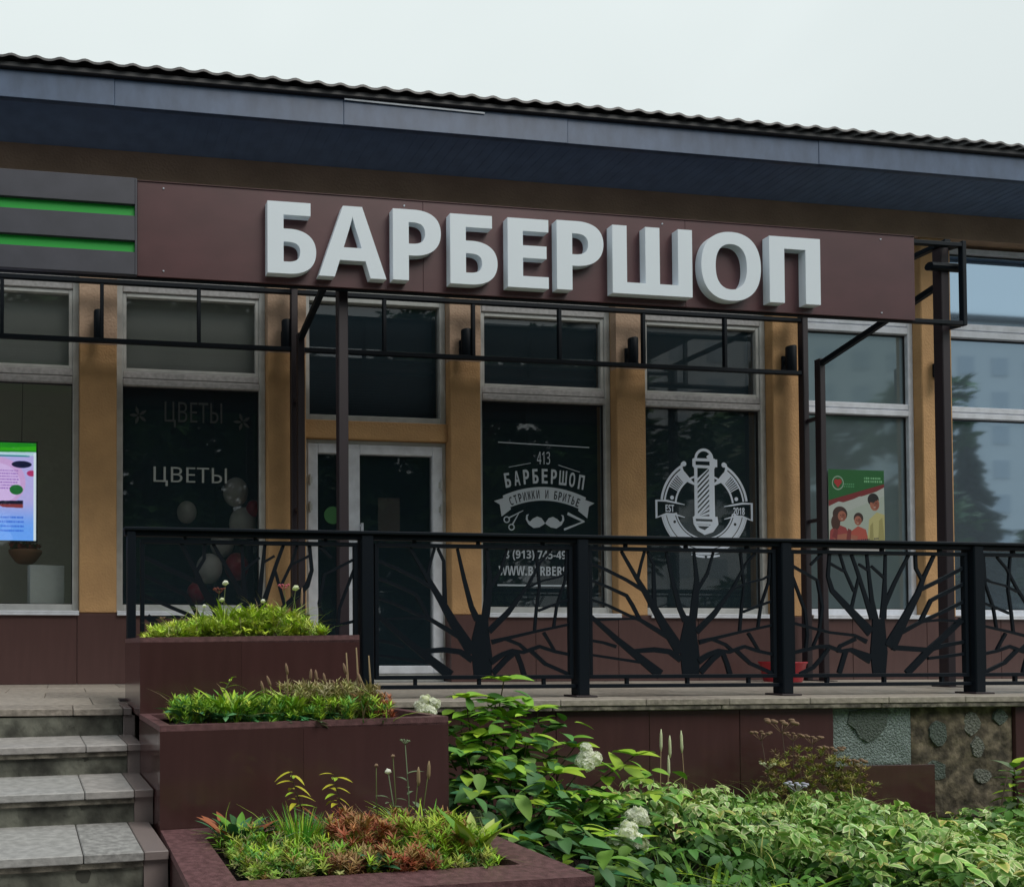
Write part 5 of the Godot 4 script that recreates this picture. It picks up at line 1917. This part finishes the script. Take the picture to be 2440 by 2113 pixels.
	for e in [[0.945, 4.02, -0.17, "yellow leaved stem left of the other yellow one, over the chives"], [1.13, 4.0, -0.19, "yellow leaved stem standing right of the chives"]]:
		var t := thing("yellow_stem", e[3], "plant", Vector3(e[0] + 0.03, -0.49, e[1]), 0.0, "yellow leaved stems in the lowest planter")
		var st := mb(false)
		var top := Vector3(-0.03, e[2] + 0.49, 0)
		tube(st, [Vector3.ZERO, Vector3(0.02, top.y * 0.5, 0), top], [0.004, 0.0035, 0.002], 5)
		build("stem", st, M.stem_brown, t)
		for i in 11:
			var v: Vector3 = top * lerpf(0.55, 1.0, i / 10.0) + Vector3(0.01, 0, 0)
			o = part("leaf", leaf_mesh(0.075, 0.024, 0.25, 0.35), M.leaf_yellow if i % 4 else M.leaf_light, t, v)
			o.basis = aim(Vector3(cos(i * 2.2), rr(-0.3, 0.4), sin(i * 2.2))).scaled(Vector3.ONE * rr(0.7, 1.15))
	var gs := [[1.375, 4.0, -0.18], [1.41, 3.97, -0.12], [1.46, 3.98, -0.06], [1.50, 4.02, -0.20], [1.56, 3.99, -0.18], [1.34, 3.96, -0.16]]
	for i in 6:
		flower_stem("seed_stalk", ["white tipped grey green stalk at the left of the lowest planter's tall stalks", "brown seed stalk behind the white tipped stalk in the lowest planter", "tallest grey green stalk with forked tip in the lowest planter", "plain green stalk right of the tallest one in the lowest planter", "rightmost thin stalk above the grass clump in the lowest planter", "leftmost brown bead stalk of the tall ones in the lowest planter"][i], "tall stalks in the lowest planter", Vector3(gs[i][0] + rr(-0.03, 0.03), -0.49, gs[i][1]), Vector3(gs[i][0], gs[i][2], gs[i][1]), ["ball", "ball", "umbel", "spike", "spike", "ball"][i], [0.014, 0.009, 0.018, 0.02, 0.02, 0.009][i], [M.petal_white, M.seed, M.leaf_silver, M.stem_dry, M.stem_dry, M.seed][i], M.leaf_silver if i in [0, 2] else M.stem, [5, 2, 9, 3, 2, 2][i], M.leaf_silver)


# ---------------------------------------------------------------- hydrangea
func hydrangea() -> void:
	var root := Vector3(2.45, -0.98, 3.05)
	var t := thing("hydrangea", "tall leafy hydrangea bush with white flower heads right of the planters", "shrub", root)
	var tips := [
		[2.46, 0.15, 3.05, 1], [2.21, 0.06, 3.10, 1], [2.65, -0.01, 3.08, 1], [2.35, 0.03, 3.15, 1], [2.22, -0.13, 3.25, 1],
		[2.55, -0.31, 3.40, 1], [3.05, -0.24, 3.30, 1], [2.77, -0.43, 3.45, 1], [2.51, -0.55, 3.65, 0], [2.50, -0.69, 3.85, 0],
		[2.07, -0.21, 3.35, 0], [2.26, -0.33, 3.45, 0], [2.46, -0.18, 3.25, 0], [2.78, -0.20, 3.20, 0], [2.03, -0.40, 3.50, 0],
		[2.35, -0.43, 3.60, 0], [2.09, -0.54, 3.80, 0], [2.14, -0.63, 4.00, 0], [2.71, -0.58, 3.70, 0], [2.52, 0.0, 3.12, 1],
	]
	var shapes := [leaf_mesh(0.105, 0.058, 0.22, 0.30, 1.0, null, 7), leaf_mesh(0.105, 0.066, 0.30, 0.42, 1.0, null, 7), leaf_mesh(0.105, 0.05, 0.15, 0.2, 1.0, null, 7)]
	var young := [M.leaf_light, leaf_mat("hyd_a", lin(0.30, 0.52, 0.03)), leaf_mat("hyd_b", lin(0.22, 0.45, 0.04))]
	var old := [M.leaf_dark, leaf_mat("hyd_c", lin(0.06, 0.21, 0.055)), leaf_mat("hyd_d", lin(0.11, 0.30, 0.05)), leaf_mat("hyd_e", lin(0.14, 0.24, 0.06)), leaf_mat("hyd_f", lin(0.055, 0.22, 0.09))]
	var count := 0
	for e in tips:
		var tip := Vector3(e[0], e[1], e[2]) - root
		var from := Vector3(rr(-0.12, 0.12), 0.0, rr(-0.1, 0.1))
		var mid := from.lerp(tip, 0.5) + Vector3(rr(-0.03, 0.03), 0.08, rr(-0.03, 0.03))
		var st := mb(false)
		tube(st, [from, mid, tip], [0.007, 0.005, 0.003], 6)
		build("stem", st, M.stem_brown, t)
		var nodes := 5
		for i in nodes:
			var u := 1.0 - float(i) / nodes * 0.50
			var v := from.lerp(mid, u * 2.0) if u < 0.5 else mid.lerp(tip, u * 2.0 - 1.0)
			var around := [0.0, PI] if i else [0.0, 1.3, 2.5, 3.8, 5.0]
			for s in around:
				var a: float = s + i * PI / 2.0 + e[0] * 9.0 + rr(-0.3, 0.3)
				var up := 0.45 if i == 0 else (rr(0.05, 0.3) if i == 1 else rr(-0.3, 0.15))
				var big := rr(0.85, 1.25) if i == 0 else rr(1.05, 1.5)
				if i == 0 and e[3] == 1:
					big *= 1.15
				var b := aim(Vector3(cos(a), up, sin(a)), rr(-0.35, 0.35)).scaled(Vector3.ONE * big)
				var m: Material = young[rng.randi() % 3] if (i < 3 and e[3] == 1) or (i == 0 and rng.randf() < 0.5) else old[rng.randi() % 5]
				if count < 300:
					count += 1
					var o := part("leaf", shapes[rng.randi() % 3], m, t, v)
					o.basis = b
	# the rest of the foliage, deeper in the bush
	var pl := []
	var cl := []
	for i in 520:
		var x := rr(1.93, 3.02)
		var z := rr(2.95, 4.1)
		var top: float = lerpf(-0.02, -0.42, clampf((x - 2.35) / 0.7, 0, 1)) - max(0.0, z - 3.1) * 0.5 - 0.06 * absf(sin(x * 7.0))
		var y := lerpf(-1.0, top, pow(rng.randf(), 0.6))
		pl.append(Transform3D(aim(Vector3(rr(-1, 1), rr(-0.4, 0.3), rr(-0.4, 1.0)), rr(-0.4, 0.4)).scaled(Vector3.ONE * rr(0.8, 1.35)), Vector3(x, y, z) - root))
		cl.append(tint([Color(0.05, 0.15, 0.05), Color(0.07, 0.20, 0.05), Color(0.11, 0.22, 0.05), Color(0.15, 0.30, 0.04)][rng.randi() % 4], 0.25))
	for i in 330:
		var e: Array = tips[rng.randi() % 9]
		var p := Vector3(e[0] + rr(-0.17, 0.17), e[1] - rr(0.05, 0.34), e[2] + rr(-0.12, 0.14))
		pl.append(Transform3D(aim(Vector3(rr(-1, 1), rr(-0.2, 0.45), rr(-0.5, 1.0)), rr(-0.4, 0.4)).scaled(Vector3.ONE * rr(0.75, 1.3)), p - root))
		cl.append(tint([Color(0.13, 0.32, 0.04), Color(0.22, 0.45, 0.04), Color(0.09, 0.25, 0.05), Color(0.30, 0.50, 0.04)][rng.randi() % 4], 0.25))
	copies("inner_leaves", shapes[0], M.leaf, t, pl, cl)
	# flower heads: panicles of many small florets, each head one part
	for e in [[1.955, 0.005, 3.16, 0.075, 0], [2.74, -0.24, 3.36, 0.072, 0], [2.73, -0.60, 3.66, 0.095, 0], [2.82, -0.495, 3.62, 0.05, 0], [1.98, -0.49, 3.6, 0.045, 2]]:
		var st := mb(false)
		var fl := floret()
		var c0 := Vector3(e[0], e[1], e[2]) - root
		# an uneven panicle: a few lobes, each set with florets
		var lobes := [[Vector3(0, 0, 0), 0.62]]
		for i in 6:
			lobes.append([Vector3(cos(i * 1.1 + e[0] * 5.0) * 0.52, rr(-0.45, 0.55), sin(i * 1.1 + e[0] * 5.0) * 0.52), rr(0.30, 0.50)])
		lobes.append([Vector3(rr(-0.15, 0.15), 0.75, 0), 0.34])
		var core := mb(false)
		for l in lobes:
			var lr: float = l[1] * e[3]
			var lc: Vector3 = l[0] * e[3]
			core.append_from(ball_mesh(lr * 0.9, 0.95, 0.3, 6, 8), 0, Transform3D(Basis(), lc))
			for i in int(70 * pow(l[1] / 0.5, 2)):
				var d := Vector3(rr(-1, 1), rr(-0.8, 1), rr(-1, 1)).normalized()
				st.append_from(fl, 0, Transform3D(aim(d) * Basis(Vector3.RIGHT, PI / 2 + rr(-0.4, 0.4)).scaled(Vector3.ONE * rr(0.65, 1.0)), lc + d * lr * rr(0.92, 1.1)))
		var head := part("flower_head", st.commit(), M.petal_white if e[4] == 0 else M.leaf_silver, t, c0)
		part("flower_core", core.commit(), M.petal_cream if e[4] == 0 else M.leaf_silver, head)
		var s2 := mb(false)
		tube(s2, [Vector3(e[0], e[1], e[2]) - root, Vector3(e[0] * 0.5 + 1.22, e[1] - 0.35, e[2] - 0.15) - root], [0.004, 0.005], 5)
		build("stem", s2, M.stem_brown, t)


func floret() -> ArrayMesh:
	var st := mb()
	for i in 4:
		var a := TAU * i / 4.0
		var d := Vector3(cos(a), 0, sin(a))
		var s := Vector3(-sin(a), 0, cos(a))
		var c := d * 0.010 + Vector3(0, 0.003, 0)
		quad(st, Vector3.ZERO, c + s * 0.007, d * 0.017 + Vector3(0, 0.001, 0), c - s * 0.007, Vector3.UP)
	return done(st)


# ---------------------------------------------------------------- bed under the terrace wall
func bed_top(x: float, z: float) -> float:
	# height of the foliage
	var t := clampf((x - 3.2) / 3.6, 0.0, 1.0)
	var crest := lerpf(-0.54, -0.66, clampf((x - 4.2) / 0.7, 0, 1))
	crest = lerpf(crest, -0.77, smoothstep(4.95, 5.6, x))
	crest = lerpf(crest, -0.66, smoothstep(6.0, 6.6, x))
	return crest - max(0.0, z - 3.1) * 0.10 + 0.035 * sin(x * 5.1 + z * 3.0) + 0.035 * sin(x * 11.0 - z * 7.0) + 0.02 * sin(x * 23.0 + z * 17.0)


func right_bed() -> void:
	var rim := Color.WHITE
	var core := Color(0.36, 0.60, 0.28)
	var cols := [Color(0.66, 0.74, 0.32), Color(0.80, 0.84, 0.42), Color(0.90, 0.92, 0.60), Color(0.46, 0.64, 0.17)]
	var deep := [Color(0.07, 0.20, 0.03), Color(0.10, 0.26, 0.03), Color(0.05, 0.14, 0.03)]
	var tern := ternate_mesh(0.052, 0.031, rim, core)
	var plain := ternate_mesh(0.066, 0.034, Color.WHITE)
	var places := []
	var colors := []
	var gap := FastNoiseLite.new()
	gap.seed = 12
	gap.frequency = 1.0
	for i in 7000:
		var x := rr(3.0, 7.6)
		var z := rr(2.62, 4.4)
		var left: float = 3.22 + max(0.0, (z - 3.35)) * 0.75 + 0.12 * sin(z * 9.0)
		if x < left:
			continue
		var gn := gap.get_noise_2d(x * 5.0, z * 5.0)
		if gn < -0.06 and rng.randf() < 0.85:
			continue
		var y := bed_top(x, z) + gn * 0.09 - pow(rng.randf(), 2.0) * 0.22
		var b := Basis(Vector3.UP, rr(0, TAU)) * Basis(Vector3.RIGHT, rr(-0.35, 0.9)) * Basis(Vector3(0, 0, 1), rr(-0.4, 0.4))
		places.append(Transform3D(b.scaled(Vector3(1, 1, 1) * lerpf(0.55, 1.55, pow(rng.randf(), 1.6))), Vector3(x, y, z)))
		var c: Color = cols[rng.randi() % 4]
		if rng.randf() < 0.05:
			c = Color(0.75, 0.62, 0.22)
		elif rng.randf() < 0.22:
			c = Color(c.r * 0.55, c.g * 0.7, c.b * 0.5)
		colors.append(tint(c, 0.25))
	tag(copies("goutweed", tern, M.leaf, self, places, colors), "dense bed of cream edged goutweed leaves below the terrace wall", "ground cover", "", "stuff")
	places = []
	colors = []
	for i in 420:
		var x := rr(3.2, 7.4)
		var z := rr(2.65, 3.9)
		places.append(Transform3D((Basis(Vector3.UP, rr(0, TAU)) * Basis(Vector3.RIGHT, rr(-0.2, 0.2))).scaled(Vector3.ONE * rr(0.6, 1.3)), Vector3(x, bed_top(x, z) - 0.05, z)))
		colors.append(tint([Color(0.22, 0.34, 0.06), Color(0.38, 0.42, 0.12), Color(0.16, 0.30, 0.06)][rng.randi() % 3], 0.3))
	tag(copies("wispy_weeds", tuft_mesh(3, 0.17, 0.006, 0.7), M.leaf, self, places, colors), "wispy grass blades standing out of the cream edged ground cover", "weeds", "", "stuff")
	places = []
	colors = []
	for i in 2600:
		var x := rr(3.1, 7.6)
		var z := rr(2.6, 4.5)
		var y := bed_top(x, z) - rr(0.03, 0.32) + (0.10 if x > 5.2 and rng.randf() < 0.3 else 0.0)
		var b := Basis(Vector3.UP, rr(0, TAU)) * Basis(Vector3.RIGHT, rr(-0.2, 0.9))
		places.append(Transform3D(b.scaled(Vector3.ONE * rr(0.7, 1.4)), Vector3(x, y, z)))
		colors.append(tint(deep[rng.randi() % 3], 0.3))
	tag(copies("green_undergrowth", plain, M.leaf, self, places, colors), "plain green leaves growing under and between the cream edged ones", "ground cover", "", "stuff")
	# grassy tangle between hydrangea and the goutweed
	places = []
	colors = []
	for i in 900:
		var x := rr(2.5, 3.7)
		var z := rr(3.45, 4.5)
		places.append(Transform3D((Basis(Vector3.UP, rr(0, TAU)) * Basis(Vector3.RIGHT, rr(0, 0.4))).scaled(Vector3(1, rr(0.7, 1.3), 1)), Vector3(x, -1.0, z)))
		colors.append(tint([Color(0.10, 0.25, 0.03), Color(0.20, 0.33, 0.06), Color(0.06, 0.16, 0.03)][rng.randi() % 3], 0.3))
	tag(copies("tall_grass", blade_mesh(0.34, 0.012, 0.55), M.leaf, self, places, colors), "tangled tall grass in front of the hydrangea", "grass", "", "stuff")
	clump("daylily", "arching strap leaved daylily at the lower edge, left of the goutweed", "plant", Vector3(3.02, -0.98, 3.85), 50, blade_mesh(0.46, 0.022, 0.9), [M.leaf_mid, M.leaf_light, M.leaf_silver], 0.10, 0.8, 1.2, 1.0, "strap leaved daylilies", true)
	clump("daylily", "smaller strap leaved daylily right of the first one at the lower edge", "plant", Vector3(3.40, -0.98, 3.85), 46, blade_mesh(0.44, 0.020, 0.9), [M.leaf_mid, M.leaf_silver, M.leaf_light], 0.09, 0.8, 1.2, 1.0, "strap leaved daylilies", true)
	# dried umbels against the granite
	var spots := [[4.47, -0.23, 0.05, "brown umbel head farthest left against the granite wall"], [4.62, -0.17, 0.075, "widest and highest brown umbel against the granite wall"], [4.70, -0.24, 0.045, "brown umbel just right of and below the highest one"], [4.84, -0.26, 0.05, "yellowish umbel right of the brown ones"], [4.98, -0.34, 0.06, "brownish umbel over the yellow green leaves, second from the right"], [5.14, -0.42, 0.06, "brown umbel farthest right, in front of the pale adhesive patch"], [4.52, -0.42, 0.04, "small low white umbel left of the yellow green leaves"], [4.74, -0.38, 0.04, "small pinkish umbel in the middle of the yellow green leaves"]]
	for i in spots.size():
		var e: Array = spots[i]
		flower_stem("umbel_stalk", e[3], "dried umbels by the terrace wall", Vector3(e[0] + rr(-0.08, 0.08), -0.95, 2.62 + rr(0, 0.08)), Vector3(e[0], e[1], 2.62), "umbel", e[2], M.seed if i != 6 else M.petal_cream, M.stem_brown, 5, M.leaf_silver)
	var fine_mesh := sprig_mesh(8, 0.032, 0.009, 1.0, 0.2)
	var places2 := []
	var colors2 := []
	for i in 330:
		var x := 4.45 + 0.75 * pow(rng.randf(), 0.9)
		places2.append(Transform3D(Basis(Vector3.UP, rr(0, TAU)) * Basis(Vector3.RIGHT, rr(-0.5, 0.5)), Vector3(x, rr(-0.68, -0.30 - 0.35 * absf(x - 4.75)), 2.6 + rr(-0.06, 0.12))))
		colors2.append(tint([Color(0.26, 0.26, 0.05), Color(0.34, 0.30, 0.08), Color(0.18, 0.22, 0.04), Color(0.22, 0.15, 0.07)][rng.randi() % 4], 0.3))
	tag(copies("yellowing_foliage", fine_mesh, M.leaf, self, places2, colors2), "yellowing fine leaves around the umbel stalks by the wall", "foliage", "", "stuff")
	for i in 4:
		var x: float = [3.72, 3.78, 3.86, 3.77][i]
		flower_stem("grass_plume", ["pale grass plume farthest left against the dark granite wall", "second pale grass plume from the left against the granite wall", "rightmost pale grass plume against the granite wall", "lowest pale grass plume, below the other three"][i], "pale grass plumes by the granite wall", Vector3(x + rr(-0.05, 0.05), -0.95, 2.7), Vector3(x, [-0.24, -0.28, -0.25, -0.40][i], 2.68), "spike", 0.035, M.petal_cream, M.stem_dry, 0)
	flower_stem("hosta_flower", "pale violet bell flowers on a short stalk above the goutweed", "", Vector3(4.42, -0.9, 2.95), Vector3(4.40, -0.50, 2.93), "umbel", 0.05, M.petal_violet, M.stem, 2, M.leaf_silver)
	# sapling at the right edge
	var s := thing("sapling", "young light green sapling growing in front of the rough bare wall at the right", "sapling", Vector3(6.15, -0.95, 2.75))
	var st := mb(false)
	tube(st, [Vector3(0, 0, 0), Vector3(0.05, 0.3, 0.0), Vector3(0.02, 0.52, 0)], [0.006, 0.005, 0.003], 6)
	build("stem", st, M.stem_brown, s)
	st = mb(false)
	tube(st, [Vector3(-0.12, 0.05, 0.02), Vector3(-0.07, 0.3, 0.0), Vector3(-0.03, 0.46, 0)], [0.005, 0.004, 0.003], 6)
	build("stem", st, M.stem_brown, s)
	for i in 22:
		var v := Vector3(0.02, 0.52, 0).lerp(Vector3(0.06, 0.22, 0), i / 21.0)
		var o := part("leaf", leaf_mesh(0.13, 0.05, 0.3, 0.4, 1.0, null, 6), [M.leaf_light, M.leaf_mid, M.leaf_silver][i % 3], s, v)
		o.basis = aim(Vector3(cos(i * 2.4), 0.9 - i * 0.06, sin(i * 2.4))).scaled(Vector3.ONE * rr(0.7, 1.2))


# ---------------------------------------------------------------- what stands behind the photographer and shows in the glass
func spruce(label: String, at: Vector3, h: float, sd: int) -> void:
	rng.seed = sd
	var t := thing("spruce_tree", label, "tree", at, rr(0, TAU), "trees across the street")
	var st := mb(false)
	tube(st, [Vector3.ZERO, Vector3(0, h * 0.5, 0), Vector3(0, h, 0)], [h * 0.022, h * 0.014, 0.02], 8)
	build("trunk", st, M.bark, t)
	var limb := mb(false)
	for i in 14:
		var z := 0.07 * i
		for k in 2:
			var w := 0.16 * sin(PI * clampf((i + 1.5) / 16.0, 0, 1)) * (1 if k else -1)
			var y := -0.12 * z - 0.15 * z * z
			tri(limb, Vector3(0, y, z), Vector3(w, y - 0.06, z + 0.10), Vector3(w * 0.3, y + 0.01, z + 0.10), Vector3.UP)
			tri(limb, Vector3(0, y, z), Vector3(w * 0.5, y - 0.16, z + 0.04), Vector3(0, y, z + 0.08), Vector3.RIGHT)
	var m := done(limb)
	var pl := []
	var cl := []
	for i in int(h * 95):
		var u := pow(rng.randf(), 0.7)
		var y := h * lerpf(0.08, 0.98, 1.0 - u)
		var r := h * 0.20 * u + 0.15
		var a := rr(0, TAU)
		var s := r * rr(0.75, 1.1)
		pl.append(Transform3D(Basis(Vector3.UP, a) * Basis(Vector3.RIGHT, rr(0.0, 0.35)).scaled(Vector3(max(1.0, s * 1.1), max(1.0, s), s)), Vector3(0, y, 0)))
		cl.append(tint(Color.WHITE, 0.3))
	copies("crown", m, M.needle, t, pl, cl)
	rng.seed = sd + 77


func broad_tree(label: String, at: Vector3, h: float, sd: int) -> void:
	rng.seed = sd
	var t := thing("broadleaf_tree", label, "tree", at, 0.0, "trees across the street")
	var st := mb(false)
	tube(st, [Vector3.ZERO, Vector3(0.1, h * 0.3, 0), Vector3(0, h * 0.7, 0.1)], [h * 0.025, h * 0.02, h * 0.008], 8)
	for i in 7:
		var a := i * 2.4
		tube(st, [Vector3(0.05, h * (0.25 + 0.05 * i), 0), Vector3(cos(a) * h * 0.15, h * (0.42 + 0.05 * i), sin(a) * h * 0.15), Vector3(cos(a) * h * 0.25, h * (0.5 + 0.05 * i), sin(a) * h * 0.25)], [h * 0.01, h * 0.007, h * 0.003], 6)
	build("trunk", st, M.bark, t)
	var pl := []
	var cl := []
	var lumps := []
	for i in 16:
		lumps.append(Vector3(rr(-0.24, 0.24) * h, rr(0.25, 0.9) * h, rr(-0.24, 0.24) * h))
	for i in 3600:
		var c: Vector3 = lumps[rng.randi() % 16]
		var d := Vector3(rr(-1, 1), rr(-1, 1), rr(-1, 1)).normalized() * h * 0.13 * sqrt(rng.randf())
		pl.append(Transform3D(Basis(Vector3.UP, rr(0, TAU)) * Basis(Vector3.RIGHT, rr(-1, 1)).scaled(Vector3.ONE * rr(0.7, 1.4)), c + d))
		cl.append(tint(Color(0.07, 0.15, 0.045), 0.4))
	copies("crown", sprig_mesh(5, 0.34, 0.18, 0.5), M.leaf, t, pl, cl)


func surroundings() -> void:
	broad_tree("broad dark tree farthest left across the street", Vector3(-13, -1.25, 19), 13, 21)
	broad_tree("broad tree second from the left across the street", Vector3(-7.5, -1.25, 18), 13.5, 22)
	broad_tree("broad tree behind the photographer, opposite the leftmost window", Vector3(-2.5, -1.25, 18.5), 14, 25)
	broad_tree("broad tree straight across from the flower window", Vector3(2.5, -1.25, 18), 14, 23)
	broad_tree("broad tree across the street from the shop door", Vector3(7.5, -1.25, 18.5), 13.5, 26)
	broad_tree("broad tree reflected in the window with the lettering", Vector3(12.5, -1.25, 18), 13, 27)
	broad_tree("broad tree reflected in the window with the round emblem", Vector3(18.0, -1.25, 18), 12, 28)
	broad_tree("wide low tree reflected in the poster window", Vector3(26.5, -1.25, 17), 10.5, 29)
	spruce("tall spruce in the second row, left of the photographer", Vector3(-5.0, -1.25, 24), 16, 31)
	spruce("tall spruce in the second row, behind the photographer", Vector3(0.0, -1.25, 24.5), 16, 35)
	spruce("tall spruce in the second row across from the door", Vector3(5.0, -1.25, 24), 16, 36)
	spruce("tall spruce in the second row across from the lettered window", Vector3(10.0, -1.25, 24.5), 15, 32)
	spruce("tall spruce in the second row, second from the right", Vector3(15.5, -1.25, 24), 14, 37)
	spruce("slim spruce reflected in the blue window at the right", Vector3(32.2, -1.25, 17.0), 10.0, 34)
	broad_tree("low broad tree far right across the street", Vector3(37.5, -1.25, 17.5), 7, 24)
	# pale apartment block beyond the trees
	var b := thing("apartment_block", "pale apartment block with rows of dark windows beyond the trees", "building", Vector3(62, -1.25, 48), 0.0)
	var st := mb()
	span(st, Vector3(-20, 0, 0), Vector3(20, 28, 10))
	var w := build("wall", st, M.far_wall, b)
	for i in 12:
		for k in 9:
			st = mb()
			span(st, Vector3(-18.5 + i * 3.2, 1.2 + k * 2.8, -0.06), Vector3(-17.0 + i * 3.2, 2.7 + k * 2.8, -0.003))
			build("window", st, M.far_glass, w)
	st = mb()
	span(st, Vector3(-20.4, 28.003, -0.4), Vector3(20.4, 28.4, 10.4))
	build("roof", st, M.roof, b)
